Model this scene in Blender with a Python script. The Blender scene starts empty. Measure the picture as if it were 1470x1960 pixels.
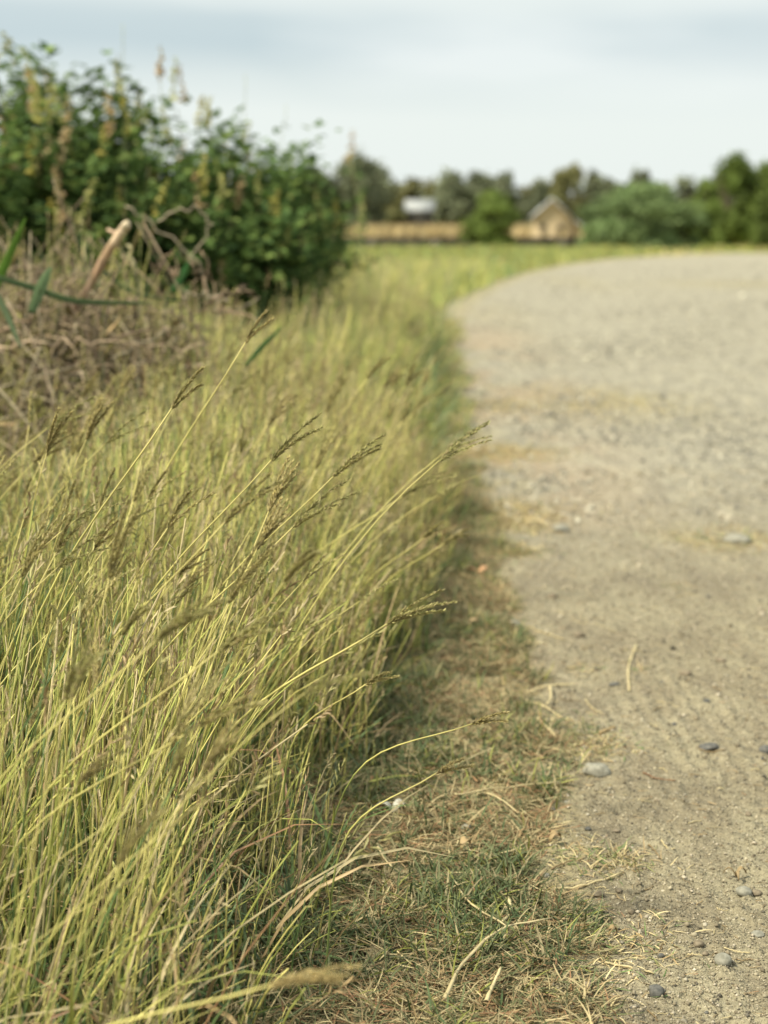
import bpy, math, random
import numpy as np
from mathutils import Vector, Matrix, Euler

sc = bpy.context.scene
C = sc.collection
rng = np.random.default_rng(7)
random.seed(7)
R = math.radians

# ------------------------------------------------------------------ camera
CAMH = 0.80
PITCH = R(10.3)
FPX = 3049.0
cam = bpy.data.cameras.new('camera')
cam.sensor_width = 36; cam.sensor_fit = 'AUTO'; cam.lens = 56
cam.clip_start = 0.05; cam.clip_end = 3000
cam.dof.use_dof = True
cam.dof.focus_distance = 1.75
cam.dof.aperture_fstop = 4.6
camo = bpy.data.objects.new('camera', cam)
camo.location = (0, 0, CAMH)
camo.rotation_euler = (math.pi/2 - PITCH, 0, 0)
C.objects.link(camo)
sc.camera = camo

# ------------------------------------------------------------------ world, sun, exposure
SUN_EL, SUN_AZ = R(52), R(-118)      # azimuth measured clockwise from +Y (camera looks along +Y)
w = bpy.data.worlds.new('World'); sc.world = w; w.use_nodes = True
nt = w.node_tree; N = nt.nodes; L = nt.links
N.clear()
out = N.new('ShaderNodeOutputWorld'); bg = N.new('ShaderNodeBackground')
sky = N.new('ShaderNodeTexSky'); sky.sky_type = 'NISHITA'; sky.sun_disc = False
sky.sun_elevation = SUN_EL; sky.sun_rotation = SUN_AZ; sky.dust_density = 2.5
tc = N.new('ShaderNodeTexCoord')
mp = N.new('ShaderNodeMapping'); mp.inputs['Scale'].default_value = (1.0, 1.0, 4.2)
mp.inputs['Location'].default_value = (0.35, 0.2, 0.62)
mp.inputs['Rotation'].default_value = (0, R(5), 0)
ns = N.new('ShaderNodeTexNoise'); ns.inputs['Scale'].default_value = 2.3; ns.inputs['Detail'].default_value = 4
ns.inputs['Roughness'].default_value = 0.42
cr = N.new('ShaderNodeValToRGB')
cr.color_ramp.elements[0].position = 0.42; cr.color_ramp.elements[0].color = (5.7, 6.75, 7.05, 1)
cr.color_ramp.elements[1].position = 0.56; cr.color_ramp.elements[1].color = (8.3, 8.9, 8.8, 1)
mx = N.new('ShaderNodeMix'); mx.data_type = 'RGBA'; mx.inputs[0].default_value = 0.93
L.new(tc.outputs['Generated'], mp.inputs[0]); L.new(mp.outputs[0], ns.inputs['Vector'])
L.new(ns.outputs[0], cr.inputs[0])
sxw = N.new('ShaderNodeSeparateXYZ'); L.new(tc.outputs['Generated'], sxw.inputs[0])
gr = N.new('ShaderNodeValToRGB'); e = gr.color_ramp.elements
e[0].position = 0.0; e[0].color = (0, 0, 0, 1); e[1].position = 0.30; e[1].color = (.35, .35, .35, 1)
for p_, v_ in ((0.058, 0.0), (0.080, 0.40), (0.100, 1.0), (0.116, 0.9), (0.130, 0.35), (0.15, 0.20)):
    q = e.new(p_); q.color = (v_, v_, v_, 1)
wz = N.new('ShaderNodeMath'); wz.operation = 'MULTIPLY_ADD'; wz.inputs[1].default_value = 0.05; L.new(ns.outputs[0], wz.inputs[0])
sb = N.new('ShaderNodeMath'); sb.operation = 'SUBTRACT'; sb.inputs[1].default_value = 0.025; L.new(sxw.outputs[2], sb.inputs[0]); L.new(sb.outputs[0], wz.inputs[2])
L.new(wz.outputs[0], gr.inputs[0])
bandm = N.new('ShaderNodeMix'); bandm.data_type = 'RGBA'; L.new(gr.outputs[0], bandm.inputs[0])
bandm.inputs[6].default_value = (8.4, 9.0, 8.65, 1)
L.new(cr.outputs[0], bandm.inputs[7])
L.new(sky.outputs[0], mx.inputs[6]); L.new(bandm.outputs[2], mx.inputs[7])
L.new(mx.outputs[2], bg.inputs[0]); bg.inputs[1].default_value = 0.077
L.new(bg.outputs[0], out.inputs[0])

sd = bpy.data.lights.new('sun', 'SUN'); sd.energy = 5.0; sd.angle = R(4); sd.color = (1.0, 0.92, 0.74)
so = bpy.data.objects.new('sun', sd); C.objects.link(so)
sdir = Vector((math.sin(SUN_AZ)*math.cos(SUN_EL), math.cos(SUN_AZ)*math.cos(SUN_EL), math.sin(SUN_EL)))
so.rotation_euler = sdir.to_track_quat('Z', 'Y').to_euler()

vs = sc.view_settings
vs.view_transform = 'Standard'; vs.look = 'None'; vs.exposure = 0.46; vs.gamma = 1.0; vs.use_curve_mapping = False
sc.render.engine = 'CYCLES'
sc.cycles.max_bounces = 5; sc.cycles.diffuse_bounces = 3; sc.cycles.transmission_bounces = 3

# ------------------------------------------------------------------ maths helpers
def hash2(ix, iy, s):
    h = (ix.astype(np.int64)*374761393 + iy.astype(np.int64)*668265263 + s*1442695041) & 0x7fffffff
    h = (h ^ (h >> 13)) * 1274126177 & 0x7fffffff
    return ((h ^ (h >> 16)) & 0xffff) / 65535.0
def vnoise(x, y, s=0):
    x = np.asarray(x, float); y = np.asarray(y, float)
    ix = np.floor(x); iy = np.floor(y); fx = x-ix; fy = y-iy
    fx = fx*fx*(3-2*fx); fy = fy*fy*(3-2*fy)
    a = hash2(ix, iy, s); b = hash2(ix+1, iy, s); c = hash2(ix, iy+1, s); d = hash2(ix+1, iy+1, s)
    return (a*(1-fx)+b*fx)*(1-fy) + (c*(1-fx)+d*fx)*fy
def fbm(x, y, o=4, s=0):
    v = 0; a = 0.5; t = 0
    for i in range(o):
        v = v + a*vnoise(x*2**i+i*17.3, y*2**i-i*9.1, s+i); t += a; a *= 0.5
    return v/t
def sst(a, b, x):
    t = np.clip((x-a)/(b-a), 0, 1); return t*t*(3-2*t)

EY = np.array([-5, 0.6, 1.5, 2.2, 2.7, 3.1, 3.6, 4.7, 7.5, 12.5, 16, 19.5, 25, 30.5, 35, 39, 42, 44, 46, 50, 60.])
EX = np.array([0.19, 0.17, 0.19, 0.25, 0.245, 0.24, 0.26, 0.28, 0.39, 0.58, 0.88, 1.37, 2.3, 3.6, 5.0, 6.9, 9.2, 12.0, 17, 28, 60.])
def edge(y):                      # left / far edge of the dirt road
    return np.interp(y, EY, EX)
TY = np.array([-5, 0.9, 1.5, 1.9, 2.3, 2.8, 3.4, 4.3, 6, 10, 60.])
TX = np.array([-0.11, -0.11, -0.09, -0.06, -0.02, 0.04, 0.12, 0.21, 0.0, 0.0, 0.0])
def tall_edge(y):                 # right limit of the tall grass
    return np.where(np.asarray(y) < 5, np.interp(y, TY, TX), edge(y)-0.14)
def gz(x, y):                     # terrain height
    x = np.asarray(x, float); y = np.asarray(y, float)
    z = 0.012*(fbm(x*1.7, y*1.7, 3, 3)-0.5)*np.exp(-np.abs(y)/60)
    off = x-edge(y)
    z = z + 0.02*sst(0.0, -0.5, off)
    z = z + 0.37*np.exp(-(((x+.92)/0.50)**4 + ((y-4.0)/0.50)**2))
    z = z - 0.35*sst(46, 60, y)*sst(0, -8, off)
    return z

def ray(X, Y):
    u = (X-735)/FPX; v = (980-Y)/FPX
    return Vector((u, math.cos(PITCH)+v*math.sin(PITCH), -math.sin(PITCH)+v*math.cos(PITCH)))
def gp(X, Y, z=0.0):              # ground point seen at a photo pixel
    d = ray(X, Y); t = (z-CAMH)/d.z
    p = Vector((0, 0, CAMH)) + d*t
    return p
def dp(X, Y, D):                  # point at distance D along y
    d = ray(X, Y); return Vector((0, 0, CAMH)) + d*(D/d.y)

# ------------------------------------------------------------------ mesh helpers
def mesh(name, V, F, mat, col=None, smooth=False):
    """V (n,3), F list of arrays (each (m,k))"""
    me = bpy.data.meshes.new(name)
    V = np.asarray(V, np.float32)
    if not isinstance(F, (list, tuple)): F = [F]
    F = [f for f in F if len(f)]
    me.vertices.add(len(V)); me.vertices.foreach_set('co', V.ravel())
    nl = sum(f.size for f in F); npoly = sum(len(f) for f in F)
    me.loops.add(nl); me.polygons.add(npoly)
    me.loops.foreach_set('vertex_index', np.concatenate([f.ravel() for f in F]).astype(np.int32))
    tot = np.concatenate([np.full(len(f), f.shape[1]) for f in F]).astype(np.int32)
    st = np.concatenate([[0], np.cumsum(tot)[:-1]]).astype(np.int32)
    me.polygons.foreach_set('loop_start', st)
    try: me.polygons.foreach_set('loop_total', tot)
    except Exception: pass
    if smooth: me.polygons.foreach_set('use_smooth', np.ones(npoly, bool))
    me.update(calc_edges=True)
    if col is not None:
        a = me.color_attributes.new('Col', 'FLOAT_COLOR', 'POINT')
        c = np.ones((len(V), 4), np.float32); c[:, :3] = col
        a.data.foreach_set('color', c.ravel())
    if mat is not None: me.materials.append(mat)
    return me

class MB:
    def __init__(s): s.V = []; s.F = []; s.C = []; s.n = 0
    def add(s, V, F, col=(1, 1, 1)):
        V = np.asarray(V, float).reshape(-1, 3)
        if not isinstance(F, (list, tuple)): F = [F]
        for f in F: s.F.append(np.asarray(f)+s.n)
        s.V.append(V); c = np.asarray(col, float)
        if c.ndim == 1: c = np.tile(c, (len(V), 1))
        s.C.append(c); s.n += len(V)
    def tubes(s, P, rad, sides=3, col=(1, 1, 1)):
        """P (N,K,3), rad (N,K) ; col (3,), (N,3) or (N,K,3)"""
        P = np.asarray(P, float); n, k, _ = P.shape
        rad = np.broadcast_to(np.asarray(rad, float), (n, k))
        T = np.gradient(P, axis=1); T /= np.linalg.norm(T, axis=2, keepdims=True)+1e-9
        ref = np.zeros((n, 1, 3)); ref[:, 0, 0] = 0.37; ref[:, 0, 1] = 0.91; ref[:, 0, 2] = 0.13
        A = np.cross(T, ref); A /= np.linalg.norm(A, axis=2, keepdims=True)+1e-9
        B = np.cross(T, A)
        th = np.arange(sides)*2*np.pi/sides
        ring = P[:, :, None, :] + rad[:, :, None, None]*(np.cos(th)[None, None, :, None]*A[:, :, None, :] + np.sin(th)[None, None, :, None]*B[:, :, None, :])
        V = ring.reshape(-1, 3)
        i = np.arange(n)[:, None, None]*k*sides; j = np.arange(k-1)[None, :, None]*sides; m = np.arange(sides)[None, None, :]
        m2 = (m+1) % sides
        F = np.stack([i+j+m, i+j+m2, i+j+sides+m2, i+j+sides+m], -1).reshape(-1, 4)
        Fs = [F]
        if sides == 3:
            caps = (np.arange(n)*k*sides + (k-1)*sides)[:, None] + np.arange(3)[None]
            Fs.append(caps)
        elif sides > 3:
            caps = (np.arange(n)*k*sides + (k-1)*sides)[:, None] + np.arange(sides)[None]
            Fs.append(caps)
            Fs.append(((np.arange(n)*k*sides)[:, None] + np.arange(sides)[None])[:, ::-1])
        c = np.asarray(col, float)
        if c.ndim == 1: c = np.tile(c, (len(V), 1))
        elif c.ndim == 2: c = np.repeat(c, k*sides, axis=0)
        else: c = np.repeat(c.reshape(-1, 3), sides, axis=0)
        s.add(V, Fs, c)
    def blades(s, P, W, wid, col, fold=0.25):
        """folded ribbons; P (N,K,3) centre line, W (N,3) width direction, wid (N,K)"""
        P = np.asarray(P, float); n, k, _ = P.shape
        wid = np.broadcast_to(np.asarray(wid, float), (n, k))[..., None]
        Wd = W[:, None, :]
        T = np.gradient(P, axis=1); T /= np.linalg.norm(T, axis=2, keepdims=True)+1e-9
        Nn = np.cross(T, np.broadcast_to(Wd, T.shape))
        l = P - Wd*wid*0.5 + Nn*wid*fold; r = P + Wd*wid*0.5 + Nn*wid*fold
        V = np.stack([l, P, r], 2).reshape(-1, 3)
        i = np.arange(n)[:, None, None]*k*3; j = np.arange(k-1)[None, :, None]*3; m = np.arange(2)[None, None, :]
        F = np.stack([i+j+m, i+j+m+1, i+j+3+m+1, i+j+3+m], -1).reshape(-1, 4)
        c = np.asarray(col, float)
        if c.ndim == 1: c = np.tile(c, (len(V), 1))
        elif c.ndim == 2: c = np.repeat(c, k*3, axis=0)
        else: c = np.repeat(c.reshape(-1, 3), 3, axis=0)
        s.add(V, F, c)
    def leaves(s, P, D, Nn, ln, wd, col):
        """leaflets: P base (N,3), D direction, Nn normal, ln, wd (N,) ; six corners, folded on the midrib"""
        n = len(P)
        D = D/(np.linalg.norm(D, axis=1, keepdims=True)+1e-9)
        S = np.cross(D, Nn); S /= np.linalg.norm(S, axis=1, keepdims=True)+1e-9
        U = np.cross(S, D)
        ln = np.broadcast_to(ln, (n,))[:, None]; wd = np.broadcast_to(wd, (n,))[:, None]
        tip = P + D*ln - U*ln*0.10
        l1 = P + D*ln*0.33 + S*wd*0.42 + U*wd*0.12; l2 = P + D*ln*0.72 + S*wd*0.40 + U*wd*0.10
        r1 = P + D*ln*0.33 - S*wd*0.42 + U*wd*0.12; r2 = P + D*ln*0.72 - S*wd*0.40 + U*wd*0.10
        V = np.stack([P, l1, l2, tip, r2, r1], 1).reshape(-1, 3)
        b = np.arange(n)[:, None]*6
        F = np.concatenate([b+np.array([[0, 1, 2, 3]]), b+np.array([[0, 3, 4, 5]])])
        c = np.asarray(col, float)
        c = np.tile(c, (len(V), 1)) if c.ndim == 1 else np.repeat(c, 6, axis=0)
        s.add(V, F, c)
    def box(s, c, size, rz=0.0, col=(1, 1, 1)):
        x, y, z = [q/2 for q in size]
        V = np.array([[-x, -y, -z], [x, -y, -z], [x, y, -z], [-x, y, -z], [-x, -y, z], [x, -y, z], [x, y, z], [-x, y, z]])
        cs, sn = math.cos(rz), math.sin(rz)
        V = np.stack([V[:, 0]*cs-V[:, 1]*sn, V[:, 0]*sn+V[:, 1]*cs, V[:, 2]], 1) + np.asarray(c)
        s.add(V, np.array([[0, 3, 2, 1], [4, 5, 6, 7], [0, 1, 5, 4], [1, 2, 6, 5], [2, 3, 7, 6], [3, 0, 4, 7]]), col)
    def mesh(s, name, mat, smooth=False):
        return mesh(name, np.concatenate(s.V), s.F, mat, np.concatenate(s.C), smooth)
    def build(s, name, mat, parent=None, smooth=False):
        return link(name, s.mesh(name, mat, smooth), parent)

def link(name, me, parent=None, loc=None, rot=None, scale=None):
    o = bpy.data.objects.new(name, me); C.objects.link(o)
    if parent: o.parent = parent
    if loc is not None: o.location = loc
    if rot is not None: o.rotation_euler = rot
    if scale is not None: o.scale = scale
    return o
def tag(o, label=None, cat=None, group=None, kind=None):
    if label: o['label'] = label
    if cat: o['category'] = cat
    if group: o['group'] = group
    if kind: o['kind'] = kind
    return o
def empty(name, loc=(0, 0, 0)):
    o = bpy.data.objects.new(name, None); o.location = loc; o.empty_display_size = 0.05; C.objects.link(o); return o

def curve3(pts, k):
    """smooth polyline through pts (list of 3-vectors) resampled to k"""
    P = np.array([list(p) for p in pts], float); n = len(P)
    if n == 2:
        t = np.linspace(0, 1, k)[:, None]; return P[0]*(1-t)+P[1]*t
    t = np.linspace(0, n-1, k); o = np.zeros((k, 3))
    Pe = np.vstack([2*P[0]-P[1], P, 2*P[-1]-P[-2]])
    for a, tt in enumerate(t):
        i = min(int(tt), n-2); f = tt-i
        p0, p1, p2, p3 = Pe[i], Pe[i+1], Pe[i+2], Pe[i+3]
        o[a] = 0.5*((2*p1)+(p2-p0)*f+(2*p0-5*p1+4*p2-p3)*f*f+(3*p1-p0-3*p2+p3)*f**3)
    return o

# ------------------------------------------------------------------ materials
def veg_mat(name, rough=0.6, transl=0.25, nscale=25.0, var=0.25, spec=0.3):
    m = bpy.data.materials.new(name); m.use_nodes = True
    t = m.node_tree; N = t.nodes; L = t.links; N.clear()
    o = N.new('ShaderNodeOutputMaterial'); p = N.new('ShaderNodeBsdfPrincipled')
    at = N.new('ShaderNodeAttribute'); at.attribute_name = 'Col'
    g = N.new('ShaderNodeNewGeometry')
    n = N.new('ShaderNodeTexNoise'); n.inputs['Scale'].default_value = nscale; n.inputs['Detail'].default_value = 3
    mr = N.new('ShaderNodeMapRange'); mr.inputs[1].default_value = 0.25; mr.inputs[2].default_value = 0.75
    mr.inputs[3].default_value = 1-var; mr.inputs[4].default_value = 1+var
    mu = N.new('ShaderNodeMix'); mu.data_type = 'RGBA'; mu.blend_type = 'MULTIPLY'; mu.inputs[0].default_value = 1
    L.new(g.outputs['Position'], n.inputs['Vector']); L.new(n.outputs[0], mr.inputs[0])
    L.new(at.outputs['Color'], mu.inputs[6]); L.new(mr.outputs[0], mu.inputs[7])
    L.new(mu.outputs[2], p.inputs['Base Color'])
    p.inputs['Roughness'].default_value = rough; p.inputs['Specular IOR Level'].default_value = spec
    if transl > 0:
        tr = N.new('ShaderNodeBsdfTranslucent'); L.new(mu.outputs[2], tr.inputs[0])
        ms = N.new('ShaderNodeMixShader'); ms.inputs[0].default_value = transl
        L.new(p.outputs[0], ms.inputs[1]); L.new(tr.outputs[0], ms.inputs[2]); L.new(ms.outputs[0], o.inputs[0])
    else: L.new(p.outputs[0], o.inputs[0])
    return m
M_grass = veg_mat('grass_stem', 0.5, 0.15, 18, 0.2, 0.4)
M_short = veg_mat('short_grass', 0.6, 0.2, 9, 0.3, 0.3)
M_head = veg_mat('seed_head', 0.8, 0.45, 90, 0.25, 0.1)
M_straw = veg_mat('straw', 0.55, 0.1, 60, 0.2, 0.3)
M_leaf = veg_mat('leaf', 0.7, 0.35, 7, 0.3, 0.1)
M_flower = veg_mat('flower', 0.6, 0.3, 30, 0.2, 0.2)
M_bark = veg_mat('bark', 0.85, 0.0, 40, 0.4, 0.2)
M_far = veg_mat('far_foliage', 0.7, 0.2, 0.8, 0.3, 0.2)

def rgbmix(N, L, fac, a, b):
    m = N.new('ShaderNodeMix'); m.data_type = 'RGBA'
    if isinstance(fac, float): m.inputs[0].default_value = fac
    else: L.new(fac, m.inputs[0])
    for i, q in ((6, a), (7, b)):
        if isinstance(q, tuple): m.inputs[i].default_value = (*q, 1)
        else: L.new(q, m.inputs[i])
    return m.outputs[2]
def noise(N, L, vec, scale, detail=5, rough=0.55, lo=0.35, hi=0.65, stretch=None):
    if stretch:
        mp = N.new('ShaderNodeMapping'); mp.inputs['Scale'].default_value = stretch; L.new(vec, mp.inputs[0]); vec = mp.outputs[0]
    n = N.new('ShaderNodeTexNoise'); n.inputs['Scale'].default_value = scale; n.inputs['Detail'].default_value = detail
    n.inputs['Roughness'].default_value = rough; L.new(vec, n.inputs['Vector'])
    r = N.new('ShaderNodeMapRange'); r.interpolation_type = 'SMOOTHSTEP'
    r.inputs[1].default_value = lo; r.inputs[2].default_value = hi; L.new(n.outputs[0], r.inputs[0])
    return r.outputs[0], n.outputs[0]

def road_mat():
    m = bpy.data.materials.new('dirt_road'); m.use_nodes = True
    t = m.node_tree; N = t.nodes; L = t.links; N.clear()
    o = N.new('ShaderNodeOutputMaterial'); p = N.new('ShaderNodeBsdfPrincipled'); L.new(p.outputs[0], o.inputs[0])
    g = N.new('ShaderNodeNewGeometry'); P = g.outputs['Position']
    big, _ = noise(N, L, P, 1.1, 4, 0.5, 0.3, 0.7)
    mid, _ = noise(N, L, P, 9.0, 5, 0.6, 0.35, 0.68, (1.0, 0.4, 1.0))
    fine, ff = noise(N, L, P, 120, 4, 0.65, 0.3, 0.7)
    grit, gf = noise(N, L, P, 420, 2, 0.6, 0.58, 0.72)
    pale, _ = noise(N, L, P, 260, 2, 0.6, 0.62, 0.72)
    c = rgbmix(N, L, big, (0.265, 0.236, 0.155), (0.33, 0.298, 0.20))
    c = rgbmix(N, L, mid, c, (0.20, 0.172, 0.115))
    # greyer, stonier surface farther up the road
    at = N.new('ShaderNodeAttribute'); at.attribute_name = 'Col'
    sp = N.new('ShaderNodeSeparateColor'); L.new(at.outputs['Color'], sp.inputs[0])
    stony = sp.outputs[0]
    stone, _ = noise(N, L, P, 13, 6, 0.7, 0.38, 0.62, (1.0, 0.28, 1.0))
    g2 = rgbmix(N, L, stone, (0.385, 0.36, 0.275), (0.255, 0.242, 0.195))
    c = rgbmix(N, L, stony, c, g2)
    # dry straw coloured patches (second channel)
    c = rgbmix(N, L, sp.outputs[1], c, (0.33, 0.285, 0.14))
    c = rgbmix(N, L, sp.outputs[2], c, (0.36, 0.285, 0.195))
    c2 = rgbmix(N, L, fine, (0.86, 0.86, 0.86), (1.1, 1.1, 1.1))
    mu = N.new('ShaderNodeMix'); mu.data_type = 'RGBA'; mu.blend_type = 'MULTIPLY'; mu.inputs[0].default_value = 1
    L.new(c, mu.inputs[6]); L.new(c2, mu.inputs[7]); c = mu.outputs[2]
    c = rgbmix(N, L, grit, c, (0.15, 0.125, 0.09))
    c = rgbmix(N, L, pale, c, (0.50, 0.45, 0.34))
    L.new(c, p.inputs['Base Color']); p.inputs['Roughness'].default_value = 0.92; p.inputs['Specular IOR Level'].default_value = 0.15
    ad = N.new('ShaderNodeMath'); ad.operation = 'ADD'; L.new(ff, ad.inputs[0]); L.new(gf, ad.inputs[1])
    _, lf_ = noise(N, L, P, 42, 4, 0.6)
    b0 = N.new('ShaderNodeBump'); b0.inputs['Strength'].default_value = 1.0; b0.inputs['Distance'].default_value = 0.018
    L.new(lf_, b0.inputs['Height'])
    b = N.new('ShaderNodeBump'); b.inputs['Strength'].default_value = 0.6; b.inputs['Distance'].default_value = 0.003; L.new(b0.outputs[0], b.inputs['Normal'])
    L.new(ad.outputs[0], b.inputs['Height']); L.new(b.outputs[0], p.inputs['Normal'])
    return m
def ground_mat():
    m = bpy.data.materials.new('soil'); m.use_nodes = True
    t = m.node_tree; N = t.nodes; L = t.links; N.clear()
    o = N.new('ShaderNodeOutputMaterial'); p = N.new('ShaderNodeBsdfPrincipled'); L.new(p.outputs[0], o.inputs[0])
    g = N.new('ShaderNodeNewGeometry'); P = g.outputs['Position']
    a, _ = noise(N, L, P, 12, 6, 0.65, 0.3, 0.7); f, ff = noise(N, L, P, 200, 3, 0.6, 0.3, 0.7)
    d, _ = noise(N, L, P, 0.35, 4, 0.6, 0.35, 0.65)
    c = rgbmix(N, L, a, (0.10, 0.08, 0.045), (0.19, 0.145, 0.085))
    sx = N.new('ShaderNodeSeparateXYZ'); L.new(P, sx.inputs[0])
    mr = N.new('ShaderNodeMapRange'); mr.inputs[1].default_value = 8; mr.inputs[2].default_value = 22; L.new(sx.outputs[1], mr.inputs[0])
    far = rgbmix(N, L, d, (0.20, 0.20, 0.075), (0.34, 0.28, 0.13))
    c = rgbmix(N, L, mr.outputs[0], c, far)
    L.new(c, p.inputs['Base Color']); p.inputs['Roughness'].default_value = 0.95; p.inputs['Specular IOR Level'].default_value = 0.1
    b = N.new('ShaderNodeBump'); b.inputs['Strength'].default_value = 0.6; b.inputs['Distance'].default_value = 0.003
    L.new(ff, b.inputs['Height']); L.new(b.outputs[0], p.inputs['Normal'])
    return m
def solid_mat(name, a, b, scale=20, rough=0.8, bump=0.3, dist=0.002, attr=False):
    m = bpy.data.materials.new(name); m.use_nodes = True
    t = m.node_tree; N = t.nodes; L = t.links; N.clear()
    o = N.new('ShaderNodeOutputMaterial'); p = N.new('ShaderNodeBsdfPrincipled'); L.new(p.outputs[0], o.inputs[0])
    g = N.new('ShaderNodeNewGeometry'); P = g.outputs['Position']
    f, ff = noise(N, L, P, scale, 5, 0.6, 0.3, 0.7)
    c = rgbmix(N, L, f, a, b)
    if attr:
        oi = N.new('ShaderNodeObjectInfo'); hs = N.new('ShaderNodeHueSaturation')
        mr = N.new('ShaderNodeMapRange'); mr.inputs[3].default_value = 0.6; mr.inputs[4].default_value = 1.35
        L.new(oi.outputs['Random'], mr.inputs[0]); L.new(mr.outputs[0], hs.inputs['Value']); L.new(c, hs.inputs['Color']); c = hs.outputs[0]
    L.new(c, p.inputs['Base Color']); p.inputs['Roughness'].default_value = rough; p.inputs['Specular IOR Level'].default_value = 0.3
    b_ = N.new('ShaderNodeBump'); b_.inputs['Strength'].default_value = bump; b_.inputs['Distance'].default_value = dist
    L.new(ff, b_.inputs['Height']); L.new(b_.outputs[0], p.inputs['Normal'])
    return m
M_road = road_mat(); M_ground = ground_mat()
M_stone = solid_mat('grey_stone', (0.17, 0.165, 0.13), (0.30, 0.29, 0.235), 130, 0.8, 0.5, 0.001)
M_dark = solid_mat('dark_stone', (0.06, 0.062, 0.058), (0.14, 0.135, 0.12), 160, 0.75, 0.5, 0.001)
M_brown = solid_mat('clod', (0.13, 0.105, 0.07), (0.24, 0.2, 0.14), 140, 0.95, 0.8, 0.0015)
M_peb = solid_mat('small_pebble', (0.20, 0.18, 0.13), (0.33, 0.30, 0.23), 150, 0.9, 0.6, 0.001, True)
M_wall = solid_mat('concrete', (0.07, 0.065, 0.055), (0.13, 0.12, 0.10), 2, 0.9, 0.3, 0.01)
M_hutwall = solid_mat('tan_wall', (0.46, 0.36, 0.22), (0.56, 0.45, 0.29), 3, 0.9, 0.3, 0.01)
M_far_roof = solid_mat('dimmed_metal', (0.28, 0.30, 0.31), (0.36, 0.38, 0.38), 1, 0.7, 0.1, 0.01)  # roof colour lowered to offset the bright sunlit slope
M_roof = solid_mat('pale_metal', (0.52, 0.54, 0.55), (0.62, 0.63, 0.64), 2, 0.5, 0.1, 0.01)
M_door = solid_mat('dark_opening', (0.03, 0.025, 0.02), (0.06, 0.05, 0.035), 4, 0.8, 0.1, 0.01)

# ------------------------------------------------------------------ ground and road
def grid(xs, ys, zf):
    X, Y = np.meshgrid(xs, ys); Z = zf(X, Y)
    V = np.stack([X, Y, Z], -1).reshape(-1, 3); nx, ny = len(xs), len(ys)
    i = (np.arange(ny-1)[:, None]*nx + np.arange(nx-1)[None]).reshape(-1, 1)
    return V, i + np.array([[0, 1, nx+1, nx]])
def sym(a, b, n):                 # spacing grows away from 0
    t = np.linspace(-1, 1, n); return np.sign(t)*a*(np.exp(np.abs(t)*b)-1)/(math.exp(b)-1)
gx = np.concatenate([sym(1500, 9.0, 421)])
gy = np.concatenate([-np.geomspace(1500, 1, 20), np.linspace(-0.8, 8, 180), np.geomspace(8.1, 1800, 140)])
V, F = grid(gx, gy, gz)
g = link('ground', mesh('ground', V, F, M_ground, smooth=True)); tag(g, kind='structure')

def road_h(X, Y):
    off = X-edge(Y)
    z = (0.006*(fbm(X*9, Y*5, 3, 11)-0.5) + 0.010*(fbm(X*2.4, Y*1.0, 3, 12)-0.5))*np.exp(-np.maximum(Y-2.5, 0)/2.0)
    f1 = fbm(X*55, Y*55, 3, 13)
    z = z + 0.011*np.clip(f1-0.52, 0, 1)*2*np.exp(-(Y/3.6)**4) + 0.0024*(fbm(X*140, Y*140, 2, 21)-0.5)*np.exp(-(Y/2.6)**4)
    # shallow wheel track grooves, running along the road
    tr = np.sin((off-0.14)*2*np.pi/0.031 + 1.2*fbm(X*3, Y*3, 2, 5)*3)
    msk = sst(0.0, 0.08, off-0.12)*sst(0.40, 0.28, off-0.0)*sst(0.32, 0.5, fbm(X*4, Y*1.6, 2, 8))*np.exp(-(Y/3.5)**4)
    z = z + 0.0028*tr*msk
    st = sst(2.6, 4.5, Y)
    z = z + st*0.008*np.clip(fbm(X*9, Y*9, 1, 15)-0.5, 0, 1)*np.exp(-(Y/8)**4)
    return z
rows = np.concatenate([np.geomspace(0.7, 1.25, 40), np.geomspace(1.26, 5, 560), np.geomspace(5.04, 75, 420)])
t = np.linspace(0, 1, 560)
ts = -0.22 + 10.5*(np.exp(t*4.2)-1)/(math.exp(4.2)-1)
Tt, Yy = np.meshgrid(ts, rows)
Xx = edge(Yy)+Tt
Zz = gz(Xx, Yy) + 0.006 + road_h(Xx, Yy)
V = np.stack([Xx, Yy, Zz], -1).reshape(-1, 3)
nx, ny = len(ts), len(rows)
i = (np.arange(ny-1)[:, None]*nx + np.arange(nx-1)[None]).reshape(-1, 1)
F = i + np.array([[0, 1, nx+1, nx]])
sty = sst(2.7, 5.5, Yy)*0.9
pat = np.zeros_like(Xx)
for (PX, PY, rx, ry, a) in ((1130, 775, 0.42, 0.55, .8), (1395, 1035, .16, .16, .7), (1160, 790, .3, .3, .5), (930, 880, .10, 1.0, .8), (960, 990, .10, .5, .6), (1440, 545, 1.2, 1.5, .6), (1100, 540, .5, 3, .4), (940, 600, .3, 3, .4)):
    q = gp(PX, PY); e = ((Xx-q.x)/rx)**2 + ((Yy-q.y)/ry)**2
    pat = np.maximum(pat, a*np.exp(-e)*sst(0.35, 0.6, fbm(Xx*14, Yy*10, 3, 31)))
pat = np.maximum(pat, 0.45*sst(0.06, -0.02, Tt))
pk = 0.7*sst(.75, .15, Tt)*sst(3.5, 5.0, Yy)*sst(16, 10, Yy)*sst(.35, .55, fbm(Xx*3, Yy*2, 3, 33))
col = np.stack([sty, pat, pk], -1).reshape(-1, 3)
rd = link('road', mesh('road', V, F, M_road, col, True)); tag(rd, kind='structure')
def rz(x, y): return float(gz(x, y) + 0.006 + road_h(np.array(x), np.array(y))) if x > float(edge(y))-0.22 else float(gz(x, y))
def rzv(x, y): return np.where(x > edge(y)-0.22, gz(x, y)+0.006+road_h(x, y), gz(x, y))

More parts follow.
